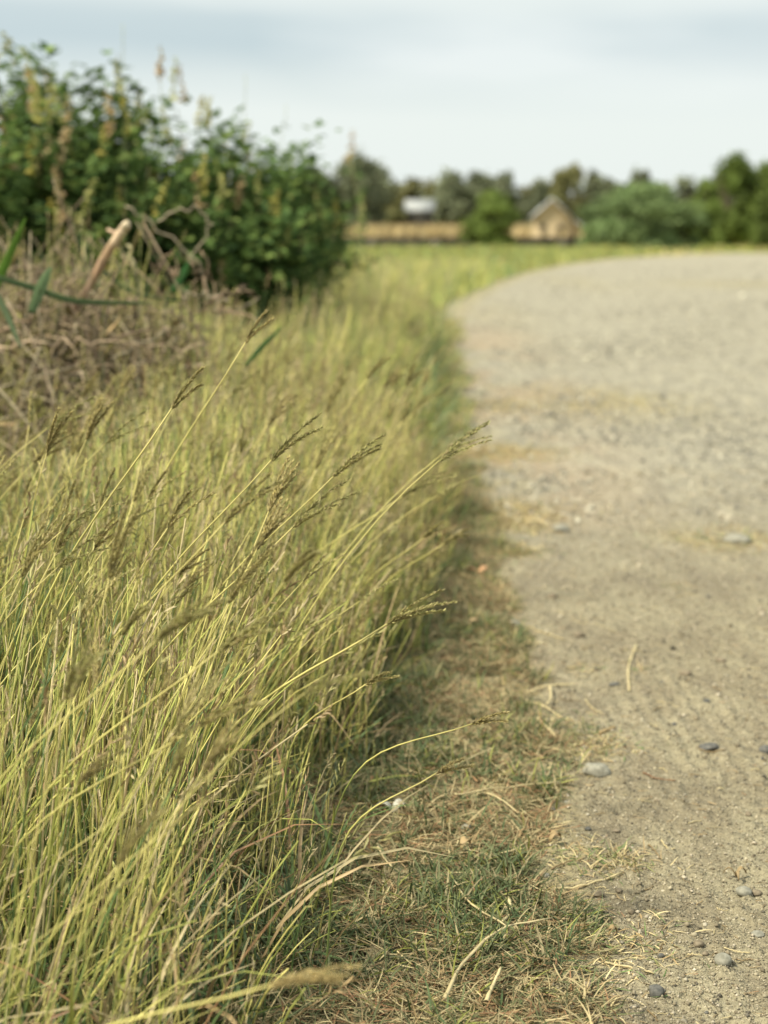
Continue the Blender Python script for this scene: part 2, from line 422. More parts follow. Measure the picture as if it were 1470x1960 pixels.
# ------------------------------------------------------------------ colours (linear albedo)
YEL = np.array([0.66, 0.60, 0.205]); YGR = np.array([0.43, 0.455, 0.115]); GRN = np.array([0.10, 0.155, 0.05])
STR = np.array([0.56, 0.47, 0.26]); TAN = np.array([0.32, 0.235, 0.12]); RED = np.array([0.29, 0.165, 0.085]); DKG = np.array([0.06, 0.09, 0.035])
OLV = np.array([0.25, 0.235, 0.09])
def pick(n, cols, probs):
    c = np.array(cols); i = rng.choice(len(c), n, p=np.array(probs)/sum(probs)); return c[i]*rng.uniform(0.8, 1.2, (n, 1))

# ------------------------------------------------------------------ tall grass (stuff)
def scatter(n, x0, x1, y0, y1, dens):
    x = rng.uniform(x0, x1, n); y = rng.uniform(y0, y1, n)
    k = rng.random(n) < dens(x, y); return x[k], y[k]
def left_lim(y): return np.where(y < 4.2, -0.34*y-0.30, -0.30*y-0.3)
def tall_dens(x, y):
    te = tall_edge(y) + 0.10*(fbm(x*5, y*5, 2, 41)-0.5)*np.clip(y/3, .6, 2)
    d = sst(0.03, -0.10, x-te)*(x > left_lim(y))
    clump = 0.15+0.85*sst(0.34, 0.56, fbm(x*11, y*11, 2, 42))
    mound = np.exp(-(((x+.92)/0.52)**4+((y-3.9)/0.6)**2))
    return d*clump*(1-0.86*sst(0.3, 0.7, mound))
def stems(mb, x, y, hmin, hmax, lean, leansd, rad, green, K=6, head=0.25):
    n = len(x); z0 = gz(x, y)
    h = rng.uniform(hmin, hmax, n)*(0.55+0.9*fbm(x*2.6, y*2.0, 3, 50))
    h = h*(1-.72*sst(13, 32, y))
    d = x-tall_edge(y); h = h*(0.28+0.72*sst(0.05, -0.34, d))
    az = rng.normal(0.0, 0.8, n) + 0.25*(fbm(x*2, y*2, 2, 51)-0.5)*4
    le = np.clip(rng.normal(lean, leansd, n), -0.25, 1.0)
    t = np.linspace(0, 1, K)[None, :]
    ang = le[:, None]*(0.45+0.75*t) + rng.normal(0, 0.05, (n, 1))*np.sin(t*6)
    seg = h[:, None]/(K-1)
    dx = np.sin(ang)*seg; dz = np.cos(ang)*seg
    r = np.cumsum(dx, 1)-dx[:, :1]; zz = np.cumsum(dz, 1)-dz[:, :1]
    P = np.stack([x[:, None]+r*np.cos(az)[:, None], y[:, None]+r*np.sin(az)[:, None], z0[:, None]+zz-0.01], -1)
    gmask = sst(0.50, 0.64, fbm(x*1.3+5, y*1.0, 3, 61))*0.45*sst(.8, 2.2, y)+green
    top = pick(n, [YEL, YGR, STR, TAN, GRN*1.2], [4.6, 2.6, 2.4, 1.2, 2.0])
    gt = pick(n, [YGR, GRN], [1, 1])
    top = np.where((rng.random(n) < gmask)[:, None], gt, top)
    base = 0.30*top+0.70*GRN
    tt = sst(0.0, 0.6, t)[..., None]
    colr = base[:, None, :]*(1-tt)+top[:, None, :]*tt
    rr = rad*rng.uniform(0.6, 1.25, (n, 1))*(1.15-0.6*t)
    mb.tubes(P, rr, 3, colr)
    # small spiky seed tops on some stems
    k = np.where(rng.random(n) < head)[0]
    if len(k):
        tip = P[k, -1]; dr = P[k, -1]-P[k, -2]; dr /= np.linalg.norm(dr, axis=1, keepdims=True)
        m = 9
        s = np.linspace(0, 1, m)[None, :, None]
        hl = rng.uniform(0.02, 0.05, (len(k), 1, 1))*(rad/0.0009)**0.4
        base_ = tip[:, None, :] + dr[:, None, :]*s*hl
        dd = dr[:, None, :] + rng.normal(0, 0.38, (len(k), m, 3))
        base_ = base_.reshape(-1, 3); dd = dd.reshape(-1, 3); nn = rng.normal(0, 1, dd.shape)
        hc = np.repeat(pick(len(k), [OLV*1.3, STR*0.8, TAN], [2, 1, 1]), m, 0)
        mb.leaves(base_, dd, nn, np.repeat(hl[:, 0, 0], m)*0.28+0.002, rad*2.0, hc)
def green_leaves(mb, x, y, lmin, lmax, wid, cols, probs, up=0.9, K=5, zoff=0.0, rise=1.0, upsd=0.3):
    n = len(x); z0 = rzv(x, y)+zoff
    ln = rng.uniform(lmin, lmax, n); az = rng.uniform(0, 2*np.pi, n)
    a0 = np.clip(rng.normal(up, upsd, n), 0.02, 1.5)      # elevation angle at the base
    t = np.linspace(0, 1, K)[None]
    ang = a0[:, None] - rng.uniform(0.2, 1.1, (n, 1))*t*rise
    seg = ln[:, None]/(K-1)
    az2 = az[:, None] + rng.normal(0, 0.5, (n, 1))*t
    dx = np.cos(ang)*seg
    dz = np.sin(ang)*seg
    X = x[:, None]+np.cumsum(dx*np.cos(az2), 1)-dx[:, :1]*np.cos(az2[:, :1])
    Y = y[:, None]+np.cumsum(dx*np.sin(az2), 1)-dx[:, :1]*np.sin(az2[:, :1])
    Z = z0[:, None]+np.maximum(np.cumsum(dz, 1)-dz[:, :1], 0.0008)
    W = np.stack([-np.sin(az), np.cos(az), rng.normal(0, 0.3, n)], 1); W /= np.linalg.norm(W, axis=1, keepdims=True)
    c = pick(n, cols, probs)
    mb.blades(np.stack([X, Y, Z], -1), W, wid*rng.uniform(0.6, 1.3, (n, 1))*np.array([0.7, 1, 0.9, 0.6, 0.08])[None] if K == 5 else wid, c)

mb = MB()
x, y = scatter(52000, -2.1, 0.45, 1.1, 4.6, tall_dens)
k = rng.random(len(x)) < 0.08+0.92*sst(1.2, 2.3, y); x, y = x[k], y[k]
k = y < 2.3
stems(mb, x[k], y[k], 0.20, 0.37, 0.17, 0.20, 0.00095, 0.02, head=.35)
stems(mb, x[~k], y[~k], 0.28, 0.45, 0.15, 0.17, 0.00110, 0.02, head=.35)
x, y = scatter(10000, -2.1, 0.45, 1.3, 4.6, tall_dens)
stems(mb, x, y, 0.28, 0.43, 0.32, 0.24, 0.00145, 0.0, head=.5)
x, y = scatter(16000, -2.1, 0.45, 1.1, 4.6, tall_dens)          # dead, tilted and crossing stems
stems(mb, x, y, 0.10, 0.26, 0.6, 0.6, 0.0008, 0.0, head=0.1)
x, y = scatter(36000, -2.1, 0.45, 1.05, 4.6, tall_dens)
green_leaves(mb, x, y, 0.06, 0.18, 0.0040, [GRN, GRN*0.8, DKG, YGR*0.6, TAN*.8], [3, 2, 3, 1, 1.4], 1.1)
x, y = scatter(5000, -2.1, 0.45, 1.2, 4.6, tall_dens)
green_leaves(mb, x, y, 0.14, 0.30, 0.0042, [TAN*1.2, STR*.8, YGR*.7, RED], [3, 2, 2, 1], 1.3, rise=1.8, zoff=.03)
x, y = scatter(75000, -4.2, 0.9, 4.6, 11, tall_dens)
stems(mb, x, y, 0.26, 0.48, 0.22, 0.20, 0.0014, 0.40, K=5)
x, y = scatter(50000, -4.2, 0.9, 4.6, 11, tall_dens)
green_leaves(mb, x, y, 0.14, 0.38, 0.0075, [GRN, GRN*1.3, DKG, YGR*.8], [3, 3, 1, 2], 1.25)
x, y = scatter(60000, -7, 6.5, 11, 40, tall_dens)
stems(mb, x, y, 0.22, 0.46, 0.25, 0.25, 0.0040, 0.35, K=4, head=0.1)
x, y = scatter(40000, -7, 6.5, 11, 42, tall_dens)
green_leaves(mb, x, y, 0.16, 0.36, 0.016, [GRN, GRN*1.5, YGR*0.8, YGR], [2, 2, 2, 2], 1.1)
o = mb.build('tall_grass', M_grass)
tag(o, 'tall yellow-green grass leaning to the right along the left side of the dirt road', 'grass', kind='stuff')

# ------------------------------------------------------------------ short mat grass and dead litter on the verge
def mat_dens(x, y):
    e = edge(y) + 0.10*(fbm(x*7+3, y*7, 3, 71)-0.5) + 0.10*(fbm(x*2, y*2, 1, 72)-0.5)
    left = tall_edge(y)
    d = sst(0.02, -0.02, x-e)
    pat = 0.25+0.75*sst(0.36, 0.56, fbm(x*13, y*13, 3, 73))
    under = np.where(x < left-0.05, 0.35, 1.0)
    return d*pat*under*(x > left_lim(y))
mb = MB()
x, y = scatter(520000, -1.0, 0.5, 1.05, 5.2, mat_dens)
gm = .12+.72*sst(0.38, 0.54, fbm(x*6, y*6, 3, 75))                       # green patches against dry ones
em = sst(-0.12, 0.0, x-edge(y))*0.55
kk = rng.random(len(x)) < gm*(1-em)
green_leaves(mb, x[kk], y[kk], 0.016, 0.050, 0.0024, [np.array([.12, .145, .062]), np.array([.155, .175, .08]), DKG*1.3, YGR*0.6, STR*0.6], [3, 2, 2, 1.2, 1.8], 0.7, upsd=0.4)
k2 = ~kk
green_leaves(mb, x[k2], y[k2], 0.014, 0.045, 0.0017, [TAN, STR*0.85, RED, np.array([.14, .155, .07]), STR*0.6], [2, 2.4, .9, 2.2, 2], 0.35, upsd=0.4)
x, y = scatter(60000, -0.3, 1.1, 5.2, 13, mat_dens)
green_leaves(mb, x, y, 0.02, 0.07, 0.004, [GRN*1.2, YGR, STR, TAN], [2, 2, 2, 1.5], 0.7, upsd=0.4)
# scattered tufts out on the dirt and straw coloured patches on the road
for PX, PY, r, n, dry in ((1200, 1655, .022, 160, .7), (1130, 1652, .03, 220, .6), (1130, 1440, .035, 380, .7), (1160, 1815, .04, 420, .6), (1085, 1410, .04, 400, .5),
                          (1290, 1128, .02, 40, .8), (1225, 1290, .012, 25, .5), (1120, 1290, .02, 60, .6), (1395, 1035, .08, 500, .8), (1130, 775, .25, 1300, .95), (1065, 750, .2, 700, .95), (1160, 800, .2, 500, .9),
                          (1435, 545, .7, 900, .9), (950, 985, .10, 2600, .97), (935, 870, .13, 3200, .97), (965, 1060, .05, 700, .6), (915, 780, .17, 2800, .97), (985, 1010, .06, 500, .9)):
    q = gp(PX, PY); x = q.x+rng.normal(0, r, n); y = q.y+rng.normal(0, r*1.1, n)
    green_leaves(mb, x, y, 0.010, 0.026, 0.0016 if PY > 1100 else 0.003, [STR, TAN*1.1, np.array([.24, .24, .10]), GRN*1.3], [dry*2, dry*1.6, .6, 1.2*(1-dry)+.1], 0.45, upsd=0.35)
o = mb.build('short_grass', M_short)
tag(o, 'short green and browned mat grass creeping along the road edge', 'grass', kind='stuff')

mb = MB()
def litter_dens(x, y):
    off = x-edge(y)
    return np.where(off < 0, 1.0, np.exp(-off/0.09)*0.55+0.11)*(x > left_lim(y))*(.15+.85*sst(0.35, 0.6, fbm(x*10, y*10, 2, 81)))
x, y = scatter(80000, -0.9, 1.1, 1.0, 4.8, litter_dens)
k = (x < edge(y)) | (rng.random(len(x)) < 0.8)
x, y = x[k], y[k]
off = x-edge(y)
k = off < 0
green_leaves(mb, x[k], y[k], 0.012, 0.05, 0.0015, [STR, TAN, RED, STR*0.7, TAN*0.7], [2, 2, 2, 2, 1.5], 0.12, rise=0.15, upsd=0.12, zoff=0.006)
k = ~k
green_leaves(mb, x[k], y[k], 0.004, 0.020, 0.0011, [STR*0.8, TAN, RED, TAN*0.5], [1.6, 2.5, 1.2, 3], 0.05, rise=0.1, upsd=0.08, zoff=0.001)
o = mb.build('dry_litter', M_straw)
tag(o, 'fine dead straw and leaf litter scattered over the verge and road edge', 'plant litter', kind='stuff')

# ------------------------------------------------------------------ seed stalks (things)
def stalk_meshes(seed, h, lean, nf, fl, brown=0.3, rad=0.0011, P=None):
    r_ = np.random.default_rng(seed)
    K = 12; t = np.linspace(0, 1, K)
    if P is None:
        ang = lean*(0.25+1.0*t**1.3); seg = h/(K-1)
        X = np.concatenate([[0], np.cumsum(np.sin(ang[1:])*seg)]); Z = np.concatenate([[0], np.cumsum(np.cos(ang[1:])*seg)])
        P = np.stack([X, 0.01*np.sin(t*4+seed), Z], 1)
    K = len(P); t = np.linspace(0, 1, K)
    mb = MB()
    c1 = YGR*0.8+YEL*0.3; c0 = GRN*1.3; c2 = YEL*0.75+TAN*0.3
    cc = np.array([c0*(1-q)+c1*q if q < 0.5 else c1*(1-q)+c2*q for q in t])
    mb.tubes(P[None], (rad*.85*(1.25-0.55*t))[None], 5, cc[None])
    # one or two sheathing leaf blades
    for a in (0.25, 0.48)[:1+seed % 2]:
        i = int(a*(K-1)); p = P[i]; L_ = r_.uniform(0.07, 0.12); dr = P[i+1]-P[i]; dr /= np.linalg.norm(dr)
        s = np.linspace(0, 1, 6)[:, None]
        side = np.array([r_.uniform(-.4, .6), r_.uniform(-.5, .5), 0])
        Q = p + dr*L_*s*0.9 + side*L_*s**1.5*0.6 - np.array([0, 0, 1])*L_*0.25*s**2
        W = np.cross(dr, side); W /= np.linalg.norm(W)+1e-9
        mb.blades(Q[None], W[None], np.array([.0018, .003, .003, .0025, .0015, .0002])[None], YGR*0.8)
    st = mb.mesh('stem', M_grass)
    tip = P[-1]; d = P[-1]-P[-2]; d /= np.linalg.norm(d)
    A = np.cross(d, [0.1, 1, 0.2]); A /= np.linalg.norm(A); B = np.cross(d, A)
    hb = MB()
    for f in range(nf):
        th = f*2*np.pi/nf + r_.uniform(-.4, .4); sp = r_.uniform(0.03, 0.20)
        fd = d + (A*math.cos(th)+B*math.sin(th))*sp; fd /= np.linalg.norm(fd)
        L_ = fl*r_.uniform(0.75, 1.15)
        s = np.linspace(0, 1, 7)[:, None]
        Q = tip - d*0.008*f/nf + fd*L_*s + np.array([0.3, 0, -1.0])*L_*0.16*s**2
        base = (np.array([.40, .39, .17])*(1-brown)+np.array([.50, .40, .20])*brown)*r_.uniform(0.85, 1.15)
        hb.tubes(Q[None], np.full((1, 7), 0.0006), 3, base*0.9)
        m = 60
        u = np.repeat(np.linspace(0.03, 1, m), 2); sg = np.tile([-1, 1], m)
        idx = np.clip((u*6).astype(int), 0, 5); fr = u*6-idx
        Bp = Q[idx]*(1-fr[:, None])+Q[idx+1]*fr[:, None]
        tg = Q[idx+1]-Q[idx]; tg /= np.linalg.norm(tg, axis=1, keepdims=True)
        sd_ = np.cross(tg, [0.2, 0.3, 1.0]); sd_ /= np.linalg.norm(sd_, axis=1, keepdims=True)
        up = np.cross(tg, sd_)
        D = tg + sd_*(sg*0.42)[:, None] + up*r_.normal(0, 0.30, (2*m, 1)) + r_.normal(0, .06, (2*m, 3))
        cl = base*r_.uniform(0.7, 1.5, (2*m, 1)); 
        pale = r_.random(2*m) < 0.18; cl[pale] = STR*0.9
        hb.leaves(Bp, D, up + r_.normal(0, .6, (2*m, 3)), 0.0062*(1.15-0.4*u), 0.0017, cl)
    hd = hb.mesh('seed_head', M_head)
    return st, hd
VAR = []
for i in range(12):
    VAR.append(stalk_meshes(100+i, 1.0*random.uniform(0.44, 0.60), random.uniform(0.25, 0.78), random.choice([1, 2, 2, 3, 4]), random.uniform(0.055, 0.085), random.uniform(0.0, 0.6)))
GS = 'seeding grass stalks in the tall grass'
def put_stalk(v, loc, rot, s, label='thin arching grass stalk with a fuzzy olive seed head in the tall grass', group=GS):
    t = empty('grass_stalk', loc); t.rotation_euler = rot; t.scale = (s, s, s)
    tag(t, label, 'grass stalk', group)
    link('stem', v[0], t); link('seed_head', v[1], t)
    return t
cnt = 0
while cnt < 190:
    yy = random.uniform(1.1, 3.9); xx = random.uniform(-0.40*yy-0.15, float(tall_edge(yy))-0.14)
    if float(tall_dens(np.array(xx), np.array(yy))) < 0.3 and random.random() < 0.8: continue
    if xx*FPX/yy < -1150: continue
    s = random.uniform(0.7, 1.05) * (0.85 if yy < 1.4 else 1.0)
    put_stalk(random.choice(VAR), (xx, yy, float(gz(xx, yy))-0.005), (random.uniform(-.12, .12), random.uniform(-.12, .12), random.gauss(0.15, 0.45)), s)
    cnt += 1
# stalks that stand out in the photograph: base pixel on the ground, then tip pixel at a distance
HERO = [
    ((500, 1500), (742, 1194), 1.62, 4, .075, .25, 'bright yellow-green stalk arching right with its seed head over the short grass', 0.0019),
    ((190, 1240), (470, 655), 2.05, 2, .05, .5, 'long pale straight stalk pointing up and right in front of the brush heap', 0.0016),
    ((600, 1700), (905, 1385), 1.72, 2, .045, .6, 'straw-coloured stalk leaning far over the short grass beside the road', 0.0012),
    ((620, 1900), (835, 1480), 1.55, 2, .04, .7, 'reddish dry stalk leaning over bare litter at the foot of the tall grass', 0.0012),
    ((200, 2010), (520, 1885), 1.02, 5, .060, .8, 'blurred close stalk with a thick golden-brown head at the bottom of the grass', 0.0016),
    ((80, 1720), (420, 1245), 1.35, 4, .07, .1, 'close stalk with grey-green seed fingers crossing the middle of the grass', 0.0014),
    ((60, 1560), (300, 1225), 1.25, 4, .075, .1, 'long drooping grey-green seed head low on the left of the grass', 0.0014),
    ((190, 1450), (430, 1000), 1.45, 3, .07, .2, 'arching olive seed head midway between the brush heap and the photograph bottom', 0.0013),
    ((330, 1400), (560, 1010), 1.6, 3, .08, .1, 'slender seed head of dark olive fingers at the centre of the tall grass', 0.0013),
    ((50, 1400), (330, 780), 1.65, 2, .06, .3, 'yellow stalk bundled with others reaching up from the left edge', 0.0016),
    ((400, 1300), (640, 910), 1.9, 4, .08, .15, 'pale grey-green drooping head near the right margin of the tall grass', 0.0013),
    ((580, 1250), (770, 950), 2.3, 3, .09, .1, 'grey-green seed head hanging towards the road edge', 0.0014),
    ((300, 1250), (520, 880), 1.8, 4, .08, .1, 'dark olive clustered seed head above the middle of the tall grass', 0.0014),
    ((160, 1750), (380, 1390), 1.3, 3, .07, .3, 'olive seed head bending right over the lower part of the grass', 0.0013),
    ((560, 1560), (700, 1310), 1.75, 2, .05, .4, 'slim yellow stalk rising beside the brightest arching stalk', 0.0014),
    ((680, 1300), (850, 1040), 2.45, 2, .05, .3, 'pale stalk leaning out over the road edge', 0.0014),
    ((650, 1330), (810, 1030), 2.4, 2, .05, .3, 'yellow stalk beside the one leaning out over the road edge', 0.0014),
]
for (b, tp, D, nf, fl, br, lab, rad) in HERO:
    q = dp(tp[0], tp[1], D)
    g0 = gp(b[0], b[1]); base = Vector((g0.x if g0.y < D+0.4 else q.x-0.28, min(g0.y, D+0.1), 0)); base.z = float(gz(base.x, base.y))-0.005
    if (q-base).length > 0.62: base = q + (base-q).normalized()*0.62; base.z = float(gz(base.x, base.y))-0.005
    mid = (base*0.5+q*0.5) + Vector((-0.035, 0, 0.05))
    Pc = curve3([base-base, mid-base, q-base], 14)
    st, hd = stalk_meshes(int(D*1000), 0, 0, nf, fl, br, rad, Pc)
    put_stalk((st, hd), base, (0, 0, 0), 1.0, lab, 'stalks that stand out from the tall grass')

# ------------------------------------------------------------------ pebbles (things)
def rock_mesh(seed, ax, ay, az, rough=0.12, ang=0.0, mat=M_stone, sub=3):
    import bmesh
    bm = bmesh.new(); bmesh.ops.create_icosphere(bm, subdivisions=sub, radius=1)
    r_ = random.Random(seed)
    planes = [(Vector((r_.gauss(0, 1), r_.gauss(0, 1), r_.gauss(0, 1))).normalized(), r_.uniform(0.72, 0.95)) for _ in range(int(ang*14))]
    ph = [r_.uniform(0, 6) for _ in range(6)]
    for v in bm.verts:
        n = v.co.normalized()
        k = 1 + rough*(math.sin(2.1*n.x+ph[0])*math.sin(2.4*n.y+ph[1])+0.5*math.sin(5*n.z+ph[2])*math.sin(4*n.x+ph[3])+0.25*math.sin(9*n.y+ph[4])*math.sin(8*n.z+ph[5]))
        p = n*k
        for pn, pd in planes:
            e = p.dot(pn)-pd
            if e > 0: p -= pn*e*0.9
        v.co = Vector((p.x*ax, p.y*ay, p.z*az))
    for f in bm.faces: f.smooth = True
    me = bpy.data.meshes.new('pebble'); bm.to_mesh(me); bm.free(); me.materials.append(mat); return me
PEB = [  # px, py, width px, aspect y, aspect z, rough, angular, material, label
    (1143, 1492, 54, .75, .52, .14, .5, M_stone, 'largest smooth grey stone, sitting at the edge of the short grass'),
    (1383, 1860, 32, .9, .80, .04, .0, M_stone, 'round smooth grey pebble on the bare dirt at bottom right'),
    (1257, 1915, 32, .85, .85, .10, .9, M_dark, 'angular dark grey stone nearest the bottom of the road'),
    (1358, 1446, 42, .7, .38, .12, .8, M_dark, 'flat dark chip of stone with a twig beside it'),
    (1466, 1450, 26, .8, .7, .1, .7, M_dark, 'dark brown stone cut by the right edge of the view'),
    (1176, 1319, 24, .6, .35, .06, .1, M_dark, 'small flat blue-black pebble left of the curved straw'),
    (1108, 1225, 22, .8, .5, .12, .5, M_brown, 'small dark brown clod near the grass edge'),
    (1380, 1272, 20, .8, .45, .1, .4, M_brown, 'tan crumbly stone far up the right of the dirt'),
    (1312, 1298, 22, .8, .4, .15, .4, M_brown, 'low crumbled earth lump right of the curved straw'),
    (1072, 1019, 38, .8, .5, .1, .5, M_stone, 'blurred pale grey stone just off the road edge'),
    (985, 1207, 24, .8, .5, .1, .3, M_stone, 'pale grey pebble half hidden in the short grass'),
    (892, 1600, 19, .9, .7, .08, .2, M_stone, 'small blue-grey pebble deep in the mat grass'),
    (1424, 1724, 30, .8, .6, .1, .4, M_stone, 'grey stone in a pair at right, the larger one'),
    (1448, 1722, 20, .8, .5, .12, .6, M_brown, 'paler crumbly stone touching the larger one of the pair'),
    (1337, 1820, 20, .9, .7, .14, .5, M_brown, 'brown earth clod up and left of the round pebble'),
    (1265, 1841, 12, .9, .7, .1, .3, M_dark, 'tiny dark pebble above the angular dark stone'),
    (1145, 1723, 22, .8, .45, .1, .3, M_brown, 'flat tan pebble below the yellow straw'),
    (1208, 1758, 14, .8, .8, .14, .7, M_brown, 'small tan angular grain on bare dirt'),
    (1045, 1684, 14, .9, .7, .05, .1, M_stone, 'tiny pale pebble above the yellow straw'),
    (1085, 1545, 12, .8, .6, .05, .1, M_stone, 'tiny grey pebble below the largest stone'),
    (843, 1731, 22, .9, .5, .1, .3, M_dark, 'dark slate pebble in the litter under the grass'),
    (885, 1752, 20, .9, .5, .1, .3, M_dark, 'second dark pebble, right of the slate one in litter'),
    (1410, 1042, 52, .8, .35, .1, .3, M_stone, 'blurred wide grey stone sunk in the road at upper right'),
    (1432, 1571, 12, .9, .7, .05, .1, M_brown, 'tiny round brown pebble alone at right'),
    (1352, 1350, 14, .9, .5, .1, .3, M_dark, 'small dark flake above the flat dark chip'),
    (1290, 1395, 11, .9, .6, .1, .3, M_dark, 'tiny dark grain left of the flat dark chip'),
    (1125, 1596, 12, .9, .6, .1, .3, M_dark, 'tiny dark grain below the brown clods of the verge'),
    (1180, 1598, 14, .9, .5, .2, .6, M_brown, 'crumb of brown earth on the wheel track'),
    (1075, 1940, 22, .9, .6, .1, .5, M_dark, 'dark clod in the dirt at the bottom near the grass'),
    (1125, 1910, 22, .9, .6, .1, .5, M_brown, 'brown clod beside the grass runner at the bottom'),
    (1057, 1150, 20, .9, .5, .12, .5, M_brown, 'small brown clod on the verge beyond the pebbles'),
    (1350, 1838, 13, .9, .6, .1, .5, M_brown, 'small clod just left of the round pebble'),
    (1450, 1798, 26, .9, .3, .1, .3, M_stone, 'pale flat stone flush with the dirt at right'),
    (1085, 1713, 14, .9, .6, .1, .3, M_brown, 'brown grain under the bend of the yellow straw'),
    (1185, 1719, 15, .9, .6, .1, .6, M_brown, 'brown crumb right of the flat tan pebble'),
]
for n_, (PX, PY, wpx, ay, az, ro, an, mt, lab) in enumerate(PEB):
    q = gp(PX, PY); dist = (q-Vector((0, 0, CAMH))).length
    a = wpx/FPX*dist/2
    me = rock_mesh(n_+3, a, a*ay*1.05, a*az, ro, an, mt)
    o = link('pebble', me, None, (q.x, q.y, rz(q.x, q.y)+a*az*0.55), (random.uniform(-.1, .1), random.uniform(-.1, .1), random.uniform(-.5, .5)))
    tag(o, lab, 'pebble', 'stones lying on the dirt and verge')
PM = [rock_mesh(200+i, 1, random.uniform(.65, .95), random.uniform(.35, .7), .14, random.choice([.2, .6, .9]), m, 2) for i, m in enumerate([M_peb]*8+[M_brown]*3+[M_dark]*2)]
cnt = 0
while cnt < 260:
    PX = random.uniform(930, 1490); PY = 980+1000*random.random()**1.0
    q = gp(PX, PY); off = q.x-float(edge(q.y))
    if off < -0.02 or (off > 0.25 and random.random() < 0.35): continue
    s = random.choice([.0016, .002, .0024, .003, .004])*random.uniform(.7, 1.15)*(1+max(0, q.y-2.5)*.35)
    o = link('pebble', random.choice(PM), None, (q.x, q.y, rz(q.x, q.y)+s*0.25), (0, 0, random.uniform(0, 6)), (s, s, s))
    tag(o, 'tiny crumb of stone lying on the bare dirt', 'pebble', 'tiny stones on the dirt road'); cnt += 1
# coarser stones on the farther, stony stretch
cnt = 0
while cnt < 290:
    PX = random.uniform(880, 1490); PY = random.uniform(560, 1000)
    q = gp(PX, PY); off = q.x-float(edge(q.y))
    if off < 0.05: continue
    s = random.uniform(.006, .018)*(1+q.y*.05)
    o = link('stone', random.choice(PM[:8]), None, (q.x, q.y, rz(q.x, q.y)-s*0.12), (0, 0, random.uniform(0, 6)), (s, s, s*0.8))
    tag(o, 'worn stone half sunk in the stony stretch of the road', 'stone', 'stones bedded in the farther road'); cnt += 1
# gravel grains: more than anyone could count
mb = MB()
n = 34000; nf = 34000
PXs = np.concatenate([rng.uniform(930, 1520, n), rng.uniform(850, 1560, nf)]); PYs = np.concatenate([900+1080*rng.random(n), rng.uniform(500, 1010, nf)]); farm = np.arange(n+nf) >= n
d = np.array([ray(a, b)[:] for a, b in zip(PXs, PYs)])
tt = -CAMH/d[:, 2]; gxv = d[:, 0]*tt; gyv = d[:, 1]*tt
k = (gxv > edge(gyv)-0.02) & (~farm | (rng.random(n+nf) < sst(3.2, 7.5, gyv)*(.2+.8*sst(.4, .6, fbm(gxv*2.2, gyv*1.1, 3, 91))))); gxv, gyv, farm = gxv[k], gyv[k], farm[k]; n = len(gxv)
s = rng.gamma(2.0, 0.00040, n)+0.0003; s *= (1+np.maximum(0, gyv-2)*.5)
s = np.where(farm, rng.gamma(2.5, .0011, n)*(1+gyv*.09)+.001, s)
base = np.stack([gxv, gyv, rzv(gxv, gyv)+s*0.3], 1)
O = np.array([[1, 0, 0], [0, 1, 0], [-1, 0, 0], [0, -1, 0], [0, 0, .8], [0, 0, -.8]])
rot = rng.uniform(0, 6.28, n); cs, sn = np.cos(rot), np.sin(rot)
sc3 = s[:, None]*rng.uniform(.6, 1.3, (n, 3))
Ov = O[None]*sc3[:, None, :]
Vx = Ov[..., 0]*cs[:, None]-Ov[..., 1]*sn[:, None]; Vy = Ov[..., 0]*sn[:, None]+Ov[..., 1]*cs[:, None]
Vv = np.stack([Vx, Vy, Ov[..., 2]], -1)+base[:, None]
Fo = np.array([[0, 1, 4], [1, 2, 4], [2, 3, 4], [3, 0, 4], [1, 0, 5], [2, 1, 5], [3, 2, 5], [0, 3, 5]])
Ff = (np.arange(n)[:, None, None]*6+Fo[None]).reshape(-1, 3)
cg = pick(n, [(.30, .265, .185), (.20, .17, .115), (.10, .09, .07), (.42, .37, .28)], [3, 3, .7, .9])
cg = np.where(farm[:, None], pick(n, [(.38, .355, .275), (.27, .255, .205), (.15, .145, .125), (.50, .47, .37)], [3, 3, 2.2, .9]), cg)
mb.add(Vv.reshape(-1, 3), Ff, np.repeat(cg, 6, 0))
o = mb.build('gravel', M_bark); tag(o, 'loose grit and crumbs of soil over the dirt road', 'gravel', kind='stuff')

# ------------------------------------------------------------------ straws, twigs and dead leaves (things)
def strand(name, pix, wid, colr, label, cat='straw', group='straws and twigs lying on the ground', lift=0.003, flat=True, arch=0.0):
    pts = []
    for i, (a, b) in enumerate(pix):
        q = gp(a, b); pts.append(Vector((q.x, q.y, rz(q.x, q.y)+lift+(arch if 0 < i < len(pix)-1 else 0))))
    o0 = pts[0].copy(); P = curve3([p-o0 for p in pts], 14)
    P[:, 2] += rng.normal(0, 0.0006, 14)
    mb = MB(); t = np.linspace(0, 1, 14)
    if flat:
        T = P[-1]-P[0]; W = np.cross(T, [0, 0, 1.0]); W /= np.linalg.norm(W)
        mb.blades(P[None], W[None], (wid*(1-0.35*t)*(1+0.15*np.sin(t*17)))[None], np.array(colr), 0.3)
    else:
        mb.tubes(P[None], (wid/2*(1-0.3*t)*(1+0.12*np.sin(t*23)))[None], 6, np.array(colr))
    ob = mb.build(name, M_straw); ob.location = o0
    # join a slight thickness by solidify so that ribbons are not paper thin
    if flat:
        md = ob.modifiers.new('thickness', 'SOLIDIFY'); md.thickness = 0.0005
    tag(ob, label, cat, group); return ob
PALE = STR*1.15
strand('straw', [(1218, 1243), (1203, 1288), (1204, 1331)], .0042, PALE, 'curved pale straw standing out alone on the bare dirt', flat=False)
strand('straw', [(1018, 1703), (1060, 1709), (1120, 1703), (1188, 1684)], .0040, STR, 'long yellow straw reaching from the verge onto the dirt', flat=False)
